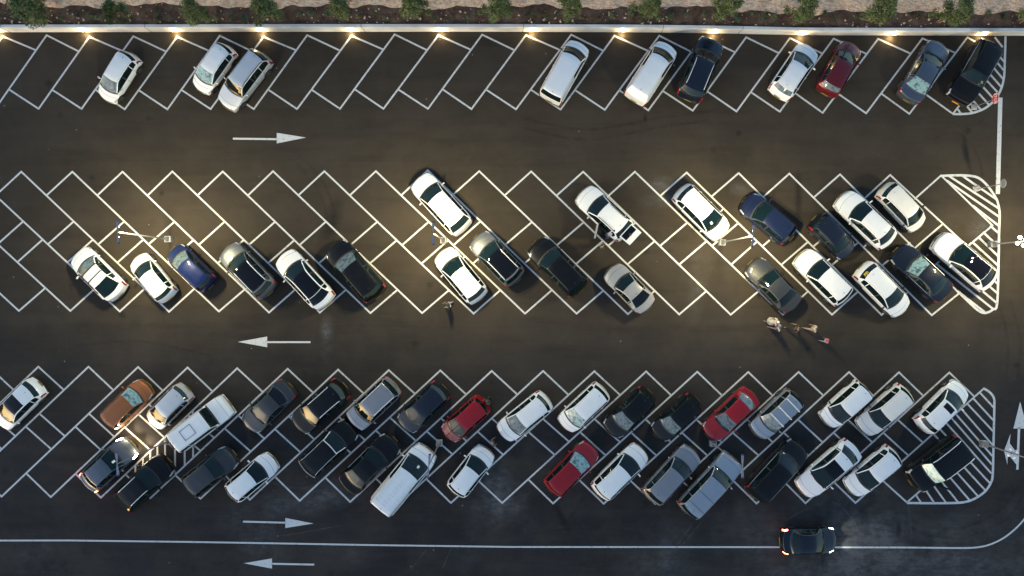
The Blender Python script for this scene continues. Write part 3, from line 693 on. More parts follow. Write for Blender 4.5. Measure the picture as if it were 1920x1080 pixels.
for pts in ([(1560,940),(1592,965),(1602,1010),(1590,1050)],[(1578,950),(1606,985),(1614,1020)],[(1460,985),(1500,960),(1540,945)],[(1700,930),(1708,990),(1706,1050)],[(480,1010),(560,1000),(640,985)],[(490,900),(560,915),(620,905)],[(1240,1060),(1290,1010),(1330,960)],[(1225,1070),(1270,1020),(1300,980)],[(640,935),(690,925),(720,900)],[(1840,985),(1835,1010),(1850,1030)],[(770,1068),(800,1030)],[(830,1065),(850,1020)]):
    SCF += poly(smoothpts(pts, 6), .10)
SM = []
for y, x0, x1 in ((232,-200,1868),(300,-200,1868),(655,-200,2100),(612,-200,1400),(960,100,1850),(1048,-200,2100)):
    pts = [(x, y+1.2*math.sin(x*.013+y)) for x in range(x0, x1+1, 60)]; SM += poly(pts, .035)
for x, y0, y1 in ((700,216,318),(1500,600,690),(330,590,684),(1900,380,700)):
    SM += poly([(x+1.5*math.sin(y*.1), y) for y in range(y0, y1, 15)], .035)
sheet('paving_seams', SM, .001, M_TYREMARK, kind='structure')
sheet('tyre_marks', TM, .0025, M_TYREMARK, kind='structure'); sheet('scuff_marks', SCF, .0015, M_SCUFF, kind='structure')

# ------------------------------------------------------------------ street lamps
M_GALV = mat('galvanised_steel', (.20,.20,.22), .5, .4); M_HEADM = mat('lamp_housing', (.22,.23,.30), .5)
M_LED = mat('lit_led', (1,1,1), emit=(1,.86,.58), es=40); M_OFF = mat('unlit_lens', (.35,.35,.36), .3)
M_BASE = mat('concrete_footing', rough=.9, fn=worn((.42,.41,.39), (.22,.21,.20), 3))
M_GLOBE = mat('lit_globe', (.9,.9,.9), emit=(1,.93,.75), es=4.5); M_GLOBEO = mat('unlit_globe', (.72,.72,.78), .25)
def spot(parent, loc, e, col=(1,.85,.46), size=174, blend=.5, rad=.14, rot=(0,0,0)):
    l = bpy.data.lights.new('lamp_light', 'SPOT'); l.energy = e; l.color = col; l.spot_size = R(size); l.spot_blend = blend; l.shadow_soft_size = rad
    o = bpy.data.objects.new('lamp_light', l); COL.objects.link(o); o.parent = parent; o.location = loc; o.rotation_euler = rot; return o
def street_lamp(px, py, lit, tilt, label, cluster=False):
    p = P(px, py); r = empty('street_lamp', p, tilt); hh = 6.9
    tag(r, label, 'street lamp', 'street lamps between the parking rows')
    MB().box((0,0,.22), (.46,.46,.44), None, 0, .96, .03).build('footing', M_BASE, r)
    b = MB(); b.lathe([(.13,.44),(.13,.47),(.065,.48),(.065,1.6),(.05,1.65),(.032,hh),(.0005,hh)], 14); b.box((0,0,.455), (.3,.3,.03)); b.build('pole', M_GALV, r, True)
    b = MB(); b.tube([(0,-.25,hh+.02),(0,.25,hh+.02)], .03, 8); b.build('cross_arm', M_HEADM, r)
    for sd in (1, -1):
        q = MB()
        V = []
        for y, w_, h_ in ((.12,.035,.03),(.42,.07,.035),(.66,.085,.035)): V += [(-w_,sd*y,hh-h_*.3),(w_,sd*y,hh-h_*.3),(w_*.8,sd*y,hh+.045),(-w_*.8,sd*y,hh+.045)]
        F = [(0,1,2,3),(11,10,9,8)]+[(l*4+k, l*4+4+k, l*4+4+(k+1)%4, l*4+(k+1)%4) for l in range(2) for k in range(4)]
        q.add(V, F); hd = q.build('lamp_head', M_HEADM, r)
        MB().box((0,sd*.705,hh+.015), (.17,.09,.09), None, 0, .9, .01).build('end_cap', mat('dark_cap', (.07,.07,.13), .5), hd)
        MB().box((0,sd*.45,hh-.028), (.10,.34,.012)).build('lens', M_LED if lit else M_OFF, hd)
        if lit: spot(r, (0, sd*.5, hh-.08), LAMP_E*(1 if not cluster else .8))
    if cluster:
        z = 3.2; b = MB()
        for a in range(4):
            an = a*math.pi/2+.4; d = Vector((math.cos(an), math.sin(an), 0)); b.tube([(0,0,z), d*.22+Vector((0,0,z))], .018, 6)
        b.build('globe_bracket', M_GALV, r)
        for a in range(4):
            an = a*math.pi/2+.4; g = MB(); g.lathe([(.0005,-.12),(.07,-.10),(.115,-.03),(.115,.03),(.07,.10),(.0005,.12)], 14, Matrix.Translation((math.cos(an)*.30, math.sin(an)*.30, z)))
            g.build('globe', M_GLOBE if lit else M_GLOBEO, r, True)
    return r
street_lamp(319,449,True,.05,'leftmost lit street lamp, T-shaped, above the bright blue hatchback')
street_lamp(832,451,True,0,'lit street lamp with a T-shaped head beside the rear of the large white wagon')
street_lamp(1352,455,True,-.08,'lit T-shaped street lamp at the nose of a white hatchback facing down right')
street_lamp(1857,458,True,0,'lamp post with glowing white globes on the hatched island',True)
street_lamp(318,826,False,.08,'unlit grey street lamp whose head hangs over the car with its lights on')
street_lamp(824.5,829,False,-.1,'unlit grey street lamp at the nose of the long white box van')
street_lamp(1335,830,False,0,'unlit grey street lamp at the nose of the long silver blue SUV')
street_lamp(1841,831,False,0,'unlit lamp post with white globes on the hatched corner',True)

# ------------------------------------------------------------------ wall lamps
ORD = ['first','second','third','fourth','fifth','sixth','seventh','eighth','ninth','tenth','eleventh','twelfth']
M_WEM = mat('wall_lamp_glow', (1,1,1), emit=(1,.76,.36), es=9)
WL = [1,163.5,332,493,659,827,997,1166,1336,1500,1668,1836]
for k, px in enumerate(WL):
    x = P(px, 60).x; yw = wall_y(x); r = empty('wall_lamp', (x, yw, .50))
    tag(r, '%s glowing wall lamp from the left on the pale concrete wall' % ORD[k], 'wall lamp', 'wall lamps along the retaining wall')
    MB().box((0,-.02,0), (.14,.04,.12), None, 0, 1, .008).build('back_plate', M_TRIM, r)
    s_ = MB(); ang = np.linspace(math.pi, 2*math.pi, 13); s_.add([(0,-.04,.02),(0,-.04,-.02)]+[(.25*math.cos(a), -.04+.13*math.sin(a), z) for z in (.02,-.02) for a in ang], [tuple([0]+list(range(2,15))), tuple([1]+list(range(27,14,-1)))]+[(2+i,3+i,16+i,15+i) for i in range(12)])
    s_.build('shade', mat('bronze_shade', (.08,.05,.03), .5), r)
    gl_ = MB(); gl_.add([(0,-.045,.032)]+[(.225*math.cos(a), -.045+.105*math.sin(a), .032) for a in ang], [tuple(range(14))]); gl_.build('diffuser', M_WEM, r)
    for z in (.045, -.035):
        MB().tube([(-.12,-.09,z),(.12,-.09,z)], .013, 8).build('tube', M_WEM, r)
    l = bpy.data.lights.new('wall_light', 'POINT'); l.energy = WALL_E; l.color = (1,.74,.36); l.shadow_soft_size = .04
    o = bpy.data.objects.new('wall_light', l); COL.objects.link(o); o.parent = r; o.location = (0,-.22,-.26)
    l = bpy.data.lights.new('wall_light', 'POINT'); l.energy = WALL_E*.10; l.color = (1,.74,.36); l.shadow_soft_size = .04
    o = bpy.data.objects.new('wall_light', l); COL.objects.link(o); o.parent = r; o.location = (0,-.16,.14)

# ------------------------------------------------------------------ signs
M_SRED = mat('sign_red', (.50,.012,.02), .4); M_SWHITE = mat('sign_white', (.75,.75,.75), .4); M_SGREY = mat('sign_back', (.36,.37,.38), .45, .3)
def text_mesh(txt, size):
    cu = bpy.data.curves.new('t', 'FONT'); cu.body = txt; cu.size = size; cu.align_x = 'CENTER'; cu.align_y = 'CENTER'; cu.extrude = .002; cu.offset = size*.012
    o = bpy.data.objects.new('t', cu); COL.objects.link(o); me = bpy.data.meshes.new_from_object(o); bpy.data.objects.remove(o); return me
p = P(1826,201); r = empty('stop_sign', p); tag(r, 'red octagonal stop sign on a thin pole beside the black off-roader', 'road sign')
MB().box((0,0,.06), (.42,.42,.12), None, 0, .8, .03).build('footing', M_BASE, r)
MB().lathe([(.03,.1),(.03,2.72),(.001,2.72)], 10).build('pole', M_GALV, r)
yaw = P(1868,180,2.4)-Vector((0,0,2.4))-p
Fm = Matrix(((0,0,-1),(-1,0,0),(0,1,0))).to_4x4()       # local x -> -Y, y -> +Z, z (face) -> -X
def octo(rad, z0, z1, M4, name, m, par):
    b = MB(); b.lathe([(.0005,z0),(rad,z0),(rad,z1),(.0005,z1)], 8, M4 @ Matrix.Rotation(math.pi/8, 4, 'Z')); return b.build(name, m, par)
Ms = Matrix.Translation((-.05, 0, 2.40)) @ Fm
octo(.37, -.008, .006, Ms, 'sign_border', M_SWHITE, r); octo(.345, .006, .012, Ms, 'sign_face', M_SRED, r)
tm = text_mesh('STOP', .30); tm.transform(Ms @ Matrix.Translation((0,0,.016)) @ Matrix.Scale(1.25, 4, (0,1,0))); link('sign_lettering', tm, M_SWHITE, r)
p = P(1830,355); r = empty('round_sign', p); tag(r, 'grey back of a round sign on a pole above the hatched island', 'road sign')
MB().box((0.02,.05,.07), (.5,.42,.14), Matrix.Rotation(.3,4,'Z'), 0, .8, .04).build('footing', M_BASE, r)
MB().lathe([(.028,.1),(.028,3.0),(.001,3.0)], 10).build('pole', M_GALV, r)
b = MB(); b.lathe([(.0005,-.01),(.30,-.01),(.31,0),(.30,.012),(.0005,.012)], 28, Matrix.Translation((-.04,0,2.95)) @ Fm); b.build('sign_plate', M_SGREY, r)
b = MB(); b.box((-.065,0,2.87), (.02,.5,.035)); b.box((-.065,0,3.05), (.02,.5,.035)); b.build('bracket', M_GALV, r)

# ------------------------------------------------------------------ plants
def leaf_fn(c1, c2):
    def f(t, b):
        g = t.nodes.new('ShaderNodeNewGeometry'); tc = t.nodes.new('ShaderNodeTexCoord')
        c = ramp(t, g.outputs['Random Per Island'], [(0, c1), (1, c2)]); t.links.new(c, b.inputs['Base Color'])
    return f
M_LEAF = mat('tree_leaves', rough=.55, fn=leaf_fn((.035,.060,.014), (.13,.16,.045)))
M_LEAF2 = mat('shrub_leaves', rough=.6, fn=leaf_fn((.045,.07,.025), (.15,.17,.07)))
M_LEAF3 = mat('dark_shrub_leaves', rough=.6, fn=leaf_fn((.03,.06,.022), (.08,.12,.05)))
M_BARK = mat('bark', rough=.9, fn=worn((.13,.09,.06), (.06,.04,.028), 8)); M_STAKE = mat('timber_stake', rough=.8, fn=worn((.36,.24,.16), (.22,.14,.09), 6))
def leaves(b, centre, rad, n, size, rs):
    for _ in range(n):
        d = Vector(rs.normal(size=3)).normalized()*rad*(rs.random()**.45); d.z *= .8
        c = Vector(centre)+d; u = Vector(rs.normal(size=3)).normalized(); v = u.orthogonal().normalized(); s_ = size*(.6+.8*rs.random())
        b.add([c-u*s_, c+v*s_*.32, c+u*s_, c-v*s_*.32], [(0,1,2,3)])
def tree_meshes(seed):
    rs = np.random.default_rng(seed); tr = MB(); cr = MB()
    tr.tube([(0,0,0),(.03,.01,.8),(-.02,.02,1.6),(.02,0,2.5)], [.05,.042,.035,.02], 8)
    for k in range(26):
        z = 1.05+2.1*rs.random()**.8; rr_ = .78*math.sin(min(1, (3.35-z)/2.0)*math.pi/2)**.8*(.35+.65*rs.random()); a = rs.random()*6.28
        c = (rr_*math.cos(a), rr_*math.sin(a), z); tr.tube([(0,0,z-.35),(c[0]*.6,c[1]*.6,z-.1),c], [.02,.012,.006], 5)
        leaves(cr, (c[0]*1.25, c[1]*1.25, c[2]), .26+.20*rs.random(), 150, .085, rs)
    sk = MB(); sk.tube([(.10,-.10,-.1),(.02,-.10,1.9)], .028, 6); sk.tube([(-.12,.05,-.1),(-.05,.03,1.75)], .02, 6)
    return tr.mesh(), cr.mesh(), sk.mesh()
TR = [tree_meshes(k) for k in (3, 8, 21, 33)]
for a, c_, d in TR: a.materials.append(M_BARK); c_.materials.append(M_LEAF); d.materials.append(M_STAKE)
TP = [(93,39),(241,37),(382,38),(514,35),(648,30),(782,31),(931,30),(1065,28),(1206,26),(1350,27),(1486,32),(1625,35),(1759,40),(1910,39),(-45,40)]
ORD2 = ORD+['thirteenth','fourteenth']
for k, (px, py) in enumerate(TP[:14]):
    p = P(px, py+1, .84); sc = .85+.3*random.random(); r = empty('young_tree', p, random.random()*6.28 if k % 2 else .4); r.scale = (sc,)*3
    if k in (0,): r.scale = (1.25, 1.25, 1.1)
    tag(r, '%s young green tree from the left in the planting bed, tied to a stake' % ORD2[k], 'tree', 'young trees behind the retaining wall')
    for nm, me in zip(('trunk', 'crown', 'stake'), TR[k % 4]):
        o = bpy.data.objects.new(nm, me); COL.objects.link(o); o.parent = r
SHR = []
for sd in range(5):
    rs = np.random.default_rng(50+sd); b = MB()
    for _ in range(6): a = rs.random()*6.28; q = .16*rs.random(); leaves(b, (q*math.cos(a), q*math.sin(a), .12+.12*rs.random()), .15, 34, .05, rs)
    st_ = MB(); [st_.tube([(0,0,-.03),(.1*math.cos(a),.1*math.sin(a),.2)], .006, 4) for a in (0,1.3,2.6,3.9,5.2)]
    SHR.append((b.mesh(), st_.mesh()))
for k, (a, c_) in enumerate(SHR): a.materials.append(M_LEAF3 if k % 2 else M_LEAF2); c_.materials.append(M_BARK)
shx = [3,35,118,150,172,190,300,322,345,405,440,462,505,528,560,585,615,675,700,718,760,790,815,845,872,900,945,962,990,1010,1030,1045,1090,1120,1150,1180,1200,1235,1255,1285,1320,1380,1410,1430,1450,1505,1545,1560,1600,1640,1665,1700,1720,1790,1820,1850,1880]
for k, px in enumerate(shx):
    p = P(px+random.uniform(-4,4), random.uniform(25,36)+(2 if px < 600 else 0), .84); sc = random.uniform(.6,1.2)*(1.3 if 1150 < px < 1320 or px < 500 else 1)
    r = empty('shrub', p, random.random()*6.28); r.scale = (sc, sc, sc)
    tag(r, 'small low green shrub in the dark soil between the young trees', 'shrub', 'low shrubs in the planting bed')
    for nm, me in zip(('foliage', 'stem'), SHR[k % 5]): o = bpy.data.objects.new(nm, me); COL.objects.link(o); o.parent = r
rs = np.random.default_rng(5); b = MB()
for _ in range(900):
    x = rs.uniform(-39, 39); y = wall_y(x)+rs.uniform(.3, 3.0); s_ = .03+.09*rs.random()**3; zz = .86 if y < edge(x) else 1.06+(y-edge(x))*.2
    Mq = Matrix.Rotation(rs.random()*3, 4, Vector(rs.normal(size=3)).normalized()); b.box((x, y, zz), (s_*2, s_*1.4, s_), Mq, 0, .6, s_*.2)
tag(b.build('loose_stones', M_ROCK), 'scattered pale loose stones on the soil and slope behind the wall', 'stones', kind='stuff')

# ------------------------------------------------------------------ the cars: nose and tail measured on the plan
C = lambda F, R_, typ, col, label, **k: dict(F=F, R=R_, type=typ, col=col, label=label, **k)
WALLROW = 'cars parked in the bays along the wall'; MID = 'cars parked in the middle herringbone bays'; LOW = 'cars parked in the lower bays'
CARS = [
 C((196,188),(251,101),'city','white','small white hatchback alone in the wall row, leftmost of the wall row cars',group=WALLROW,ws=M_PALEGL),
 C((372,170),(432,87),'city','white','small white hatchback close beside the silver boxy off-roader',group=WALLROW,ws=M_SHADE,dark_rims=True),
 C((421,201),(498,102),'estate','silver','silver boxy off-roader beside a small white hatchback in the wall row',group=WALLROW,t=dict(H=1.80,W=1.74,cowl=.26,wt=.37),black_mirrors=False,cat='off-roader',rails='black'),
 C((1090,80),(1029,190),'van','white','white panel van with a long slim rear window in the wall row',group=WALLROW,panel=True,black_mirrors=True,cat='van',t=dict(rr=.945,rb=.985)),
 C((1255,83),(1187,190),'van','white','white panel van with no rear glass beside the navy roofed estate car',group=WALLROW,panel=True,noglass=True,black_mirrors=True,cat='van',t=dict(rr=.90,rb=.985,roofw=.74)),
 C((1337,72),(1289,188),'suv','blackblue','dark navy SUV with bright roof rails in the wall row beneath a wall lamp',group=WALLROW,rails='chrome',W=1.92),
 C((1521,86),(1456,182),'hatch','white','white hatchback next to the dark red hatchback in the wall row',group=WALLROW,W=1.8,rw=M_PALEGL),
 C((1601,80),(1546,177),'hatch','darkred','dark red hatchback in the wall row, beside a white hatchback',group=WALLROW,rw=M_PALEGL,roof='none'),
 C((1766,79),(1699,189),'sedan','slate','blue-grey saloon with a pale blue rear window in the wall row',group=WALLROW,rw=M_SHADE,chrome=True,trimline=True),
 C((1794,191),(1857,80),'suv','black','black off-roader with an orange number plate parked against the hatched corner by the stop sign',group=WALLROW,plate=M_OPLATE,W=1.88,cat='off-roader',roof='none',trimline=True,t=dict(bf=.12,nose=.07,cowl=.31,wt=.42,H=1.75)),
 # middle rows
 C((144,473),(227,554),'coupe_suv','white','white crossover with two black roof bars and dark rear glass, leftmost of the middle rows',group=MID,bars='black',ws=M_PALEGL,t=dict(rr=.70,H=1.58),barpos=(-.05,.55)),
 C((254,481),(320,560),'hatch','white','small silvery white hatchback between the white crossover with roof bars and the blue car',group=MID,W=1.68,dark_rims=False),
 C((322,466),(396,538),'city','blue','small bright blue hatchback with round headlights under the leftmost street lamp',group=MID,roof='none',ws=M_PALEGL),
 C((423,464),(507,550),'suv','grey','grey metallic SUV with a black glass roof between the blue car and a white crossover',group=MID,roof='glass',rails='chrome',trimline=True,t=dict(H=1.62)),
 C((528,476),(616,571),'coupe_suv','white','white sloping-roof crossover with a full black glass roof beside the large black SUV',group=MID,roof='glass',rw=M_BLKGL,t=dict(rr=.80)),
 C((624,459),(710,557),'suv','black','large black SUV with a reflecting windscreen left of the empty middle bays',group=MID,W=1.95,roof='none',ws=M_PALEGL),
 C((782,333),(872,432),'estate','white','large white wagon with black rear glass standing above the T-shaped street lamp',group=MID,W=1.9,trimline=True,t=dict(rr=.86,rb=.945,H=1.7)),
 C((826,471),(902,562),'hatch','white','white hatchback directly below the street lamp and the large white wagon',group=MID,W=1.82,t=dict(rr=.85)),
 C((891,443),(972,527),'suv','grey','grey SUV with a black roof right of the white hatchback under the lamp',group=MID,roof='glass',rails='chrome',t=dict(H=1.62)),
 C((1001,455),(1090,546),'suv','black','long black SUV with red corner lights in the middle rows above the silver saloon',group=MID,rails='black',W=1.94,ws=M_GLASS),
 C((1143,503),(1217,579),'sedan','satin','silver saloon with a black rear window in the lower middle bays',group=MID,W=1.72,rw=M_BLKGL,t=dict(rr=.66)),
 C((1089,359),(1177,441),'suv','white','white SUV with a rear door and the tailgate open and people around it',group=MID,rails='white',door=True,t=dict(H=1.64,cowl=.27,wt=.43,rr=.83)),
 C((1359,442),(1272,355),'hatch','white','white hatchback facing down right with a paper on its windscreen',group=MID,W=1.82,paper=True,t=dict(cowl=.22)),
 C((1396,374),(1484,447),'hatch','navy','navy blue hatchback beside the crossbar of the rightmost T-shaped lamp',group=MID,W=1.8,roof='none'),
 C((1594,479),(1526,409),'city','blackblue','small near-black hatchback facing down right against a white crossover',group=MID,W=1.66,roof='none'),
 C((1575,368),(1668,458),'coupe_suv','white','white crossover with black rear glass between the small black and small white hatchbacks',group=MID,rw=M_BLKGL,t=dict(cowl=.26,wt=.42,rr=.80,H=1.56)),
 C((1727,427),(1653,351),'city','pearl','small white hatchback facing down right at the top of the right-hand bays',group=MID,black_mirrors=True,W=1.68,t=dict(cowl=.17,wt=.32,rr=.87,rb=.95)),
 C((1499,477),(1585,563),'suv','white','white crossover right of the dark grey saloon in the lower middle bays',group=MID,t=dict(H=1.58,cowl=.26,wt=.42)),
 C((1697,586),(1612,500),'hatch','white','white hatchback with a yellow sticker in its black rear window',group=MID,W=1.8,decal=True,rw=M_BLKGL,black_mirrors=True),
 C((1681,468),(1773,556),'sedan','blackblue','near-black saloon with a silver sunshade behind its windscreen',group=MID,ws=M_SHADE,trimline=True,W=1.84),
 C((1756,447),(1857,535),'coupe_suv','white','white fastback with a black glass roof parked over the hatched island edge',group=MID,roof='glass',rw=M_BLKGL,dark_rims=True,t=dict(rr=.78,cowl=.27,wt=.43)),
 C((1408,492),(1490,578),'sedan','darkgrey','dark grey saloon in the lower middle bays near the walking group',group=MID,roof='none',rw=M_BLKGL),
 # lower rows, upper side
 C((-4,797),(76,719),'hatch','white','white hatchback with a dark front roof panel cut by the left edge',group=LOW,roof='frontglass',W=1.78),
 C((277,721),(202,795),'city','orange','copper orange small car with a pale reflecting windscreen',group=LOW,ws=M_SHADE,roof='none',W=1.7,t=dict(cowl=.20,wt=.36,rr=.89,rb=.95)),
 C((283,797),(353,728),'city','silver','small silver hatchback between the orange car and the white boxy off-roader',group=LOW,W=1.66),
 C((430,756),(332,830),'boxy','white','white boxy off-roader with a square roof hatch outline',group=LOW,roofhatch=True,spare='black',cat='off-roader',black_mirrors=True),
 C((462,803),(545,722),'sedan','darkgrey','dark green-grey saloon right of the white boxy off-roader',group=LOW,roof='none',rw=M_BLKGL),
 C((555,802),(647,722),'suv','black','black SUV with bright roof rails in the upper side of the lower rows',group=LOW,rails='chrome'),
 C((659,796),(741,719),'estate','midgrey','grey estate car with bright roof rails between two black cars',group=LOW,rails='chrome',t=dict(H=1.6)),
 C((754,803),(833,725),'hatch','blackblue','black hatchback with red rear corners beside the small red hatchback',group=LOW,roof='none',W=1.78),
 C((835,820),(911,751),'city','red','small red hatchback between a black hatchback and a white hatchback',group=LOW,roof='none',W=1.66),
 C((939,817),(1028,745),'hatch','white','silvery white hatchback right of the small red hatchback',group=LOW,ws=M_PALEGL,W=1.76),
 C((1055,801),(1133,727),'mpv','white','white and silver people carrier with a pale windscreen above the bright red hatchback',group=LOW,ws=M_SHADE,W=1.72),
 C((1141,812),(1219,734),'hatch','black','black hatchback with a milky windscreen next to the white people carrier',group=LOW,roof='none',ws=M_PALEGL,W=1.78),
 C((1229,818),(1307,747),'hatch','black','black hatchback with a red rear lamp left of the dark red saloon',group=LOW,roof='none',ws=M_PALEGL,W=1.72),
 C((1327,818),(1412,735),'sedan','red','crimson red saloon in the upper side of the lower rows',group=LOW,roof='none',ws=M_PALEGL,rw=M_PALEGL,W=1.76,t=dict(rr=.76,rb=.88)),
 C((1415,814),(1493,739),'estate','paleblue','pale silver estate car with three crossbars on its roof',group=LOW,bars='steel',barpos=(.02,.40,.80),ws=M_PALEGL,W=1.7),
 C((1546,792),(1622,723),'mpv','white','white people carrier in the upper side of the lower rows near the right',group=LOW,W=1.7,black_mirrors=True),
 C((1615,807),(1702,730),'hatch','pearl','cream white hatchback between a white people carrier and the white saloon with a sunroof',group=LOW,W=1.78,black_mirrors=True,t=dict(cowl=.24,wt=.40)),
 C((1807,722),(1725,803),'hatch','white','white car with a small dark sunroof beside the hatched corner',group=LOW,roof='sunroof',W=1.78),
 # lower rows, lower side
 C((247,832),(163,910),'sedan','bluegrey','blue-grey car with its headlights and tail lights switched on',group=LOW,roof='none',lit='full',rw=M_BLKGL,t=dict(rr=.80,rb=.90),paper=True),
 C((316,864),(228,947),'suv','black','black SUV with roof rails over the striped strip beside the car with its lights on',group=LOW,rails='chrome',W=1.9,roof='none',ws=M_GLASS,t=dict(rr=.80,rb=.95)),
 C((438,850),(352,918),'suv','darkgrey','dark slate SUV below the white boxy off-roader',group=LOW,roof='none',t=dict(H=1.62)),
 C((514,860),(431,930),'hatch','white','white hatchback below the dark green-grey saloon',group=LOW,W=1.72),
 C((662,797),(572,883),'suv','black','black SUV with a bright outlined windscreen and window line',group=LOW,wsframe=True,roof='none',t=dict(H=1.62)),
 C((740,824),(648,915),'sedan','black','long black saloon left of the long white box van',group=LOW,roof='none',W=1.9,trimline=True),
 C((804,841),(714,951),'boxvan','white','long white van with a ribbed roof sticking out of its bay',group=LOW,panel=True,ribs=True,cat='van',noglass=True,paper=True,W=1.98,t=dict(cowl=.17,wt=.345)),
 C((915,842),(850,925),'hatch','white','white hatchback between the long white van and the bald person',group=LOW,W=1.74),
 C((1113,837),(1030,920),'hatch','red','bright red hatchback with a teal windscreen in the lower side of the lower rows',group=LOW,roof='none',ws=M_SHADE,W=1.78,t=dict(rr=.90,rb=.945)),
 C((1206,842),(1119,927),'hatch','white','white hatchback right of the bright red hatchback',group=LOW,W=1.84,t=dict(rr=.90,rb=.945)),
 C((1302,843),(1215,936),'suv','midgrey','grey SUV left of the long silver blue SUV',group=LOW,W=1.84,t=dict(H=1.62,cowl=.25)),
 C((1378,858),(1282,959),'suv','paleblue','long silver blue SUV with two seams across its roof',group=LOW,chrome=True,roofseams=(.48,.86),t=dict(rr=.915,rb=.975,H=1.84,cowl=.26,wt=.39,bf=.12,nose=.07,roofw=.74),W=1.88),
 C((1502,832),(1410,931),'suv','black','large black SUV right of the long silver blue SUV',group=LOW,W=1.94,roof='none',trimline=True,ws=M_GLASS,t=dict(rr=.91,rb=.955)),
 C((1502,922),(1603,835),'sedan','white','large white saloon with a black glass roof facing down left',group=LOW,roof='frontglass',W=1.88,t=dict(rr=.78,rb=.90)),
 C((1592,920),(1680,846),'hatch','white','white hatchback facing down left next to the black off-roader',group=LOW,W=1.8,black_mirrors=True),
 C((1709,906),(1803,832),'boxy','black','black off-roader with a bright sunshade and its front door open on the hatched corner',group=LOW,ws=mat('silver_sunshade', rough=.1, coat=1, fn=shade_fn((.55,.72,.68),(.30,.45,.43))),rails='chrome',W=1.9,cat='off-roader',door2=True,t=dict(H=1.78,cowl=.25,wt=.36,bf=.14)),
 C((1570,1012),(1462,1014),'sedan','blackblue','dark blue saloon driving right over the lane line with its lights on',group='moving cars',name='driving_car',roof='none',lit='dim',W=1.8),
]
def panel_box(b, a, c_, z0, z1, th, mi=0):
    a = Vector((a[0], a[1], 0)); c_ = Vector((c_[0], c_[1], 0)); d = (c_-a).normalized(); s_ = Vector((-d.y, d.x, 0))*th/2
    V = [a-s_, c_-s_, c_+s_, a+s_]; b.add([v+Vector((0,0,z0)) for v in V]+[v+Vector((0,0,z1)) for v in V], [(3,2,1,0),(4,5,6,7),(0,1,5,4),(1,2,6,5),(2,3,7,6),(3,0,4,7)], mi)
for cdef in CARS:
    root, I = make_car(cdef)
    L, W, H = I['L'], I['W'], I['H']
    if cdef.get('lit') == 'full':
        for sd in (1, -1):
            spot(root, (L/2+.02, sd*W*.33, .68), 60, (1,.80,.5), 75, .9, .05, (0, R(-68), 0))
            l = bpy.data.lights.new('headlight_glow', 'POINT'); l.energy = 14; l.color = (1,.75,.4); l.shadow_soft_size = .05
            o = bpy.data.objects.new('headlight_glow', l); COL.objects.link(o); o.parent = root; o.location = (L/2+.10, sd*W*.36, .78)
    if cdef.get('door'):
        # near-side rear door swung open, tailgate raised; cabin seen through the gap
        hx = L/2-I['dB']-.02; y0 = -W/2+.01 if False else W/2-.01
        sd = 1; y0 = sd*(W/2-.02); a = math.radians(58)
        e = (hx-.98*math.cos(a), y0+sd*.98*math.sin(a)); b = MB(); panel_box(b, (hx, y0), e, .30, .98, .10)
        dr = b.build('rear_door', I['pm'], root); b = MB(); panel_box(b, (hx, y0-sd*.03), e, .98, 1.42, .025); b.build('door_window', M_GLASS, dr)
        b = MB(); b.box((hx-.46, sd*(W/2-.02), .78), (.88, .06, .86)); b.build('door_opening', M_INT, root)
        zt = H-.10; b = MB(); x0 = -L/2+.42
        V = [(x0, -.62, zt), (x0, .62, zt), (x0-.92, .60, zt+.20), (x0-.92, -.60, zt+.20)]
        b.add(V+[(x, y, z-.06) for x, y, z in V], [(0,1,2,3),(7,6,5,4),(0,4,5,1),(1,5,6,2),(2,6,7,3),(3,7,4,0)]); tg = b.build('tailgate', I['pm'], root)
        b = MB(); b.add([(x0-.06,-.52,zt+.03),(x0-.06,.52,zt+.03),(x0-.52,.52,zt+.13),(x0-.52,-.52,zt+.13)], [(0,1,2,3)]); b.build('rear_glass', M_BLKGL, tg)
    if cdef.get('door2'):
        hx = L/2-I['cowl']-.03*L; sd = 1; y0 = sd*(W/2-.02); a = math.radians(62)
        e = (hx-1.0*math.cos(a), y0+sd*1.0*math.sin(a)); b = MB(); panel_box(b, (hx, y0), e, .32, 1.05, .10)
        dr = b.build('front_door', I['pm'], root); b = MB(); panel_box(b, (hx, y0-sd*.03), e, 1.05, 1.50, .025); b.build('door_window', M_GLASS, dr)
    if cdef.get('name') == 'driving_car':
        for sd in (1, -1): spot(root, (L/2+.02, sd*W*.33, .62), 14, (.95,1,.9), 70, .9, .05, (0, R(-72), 0))

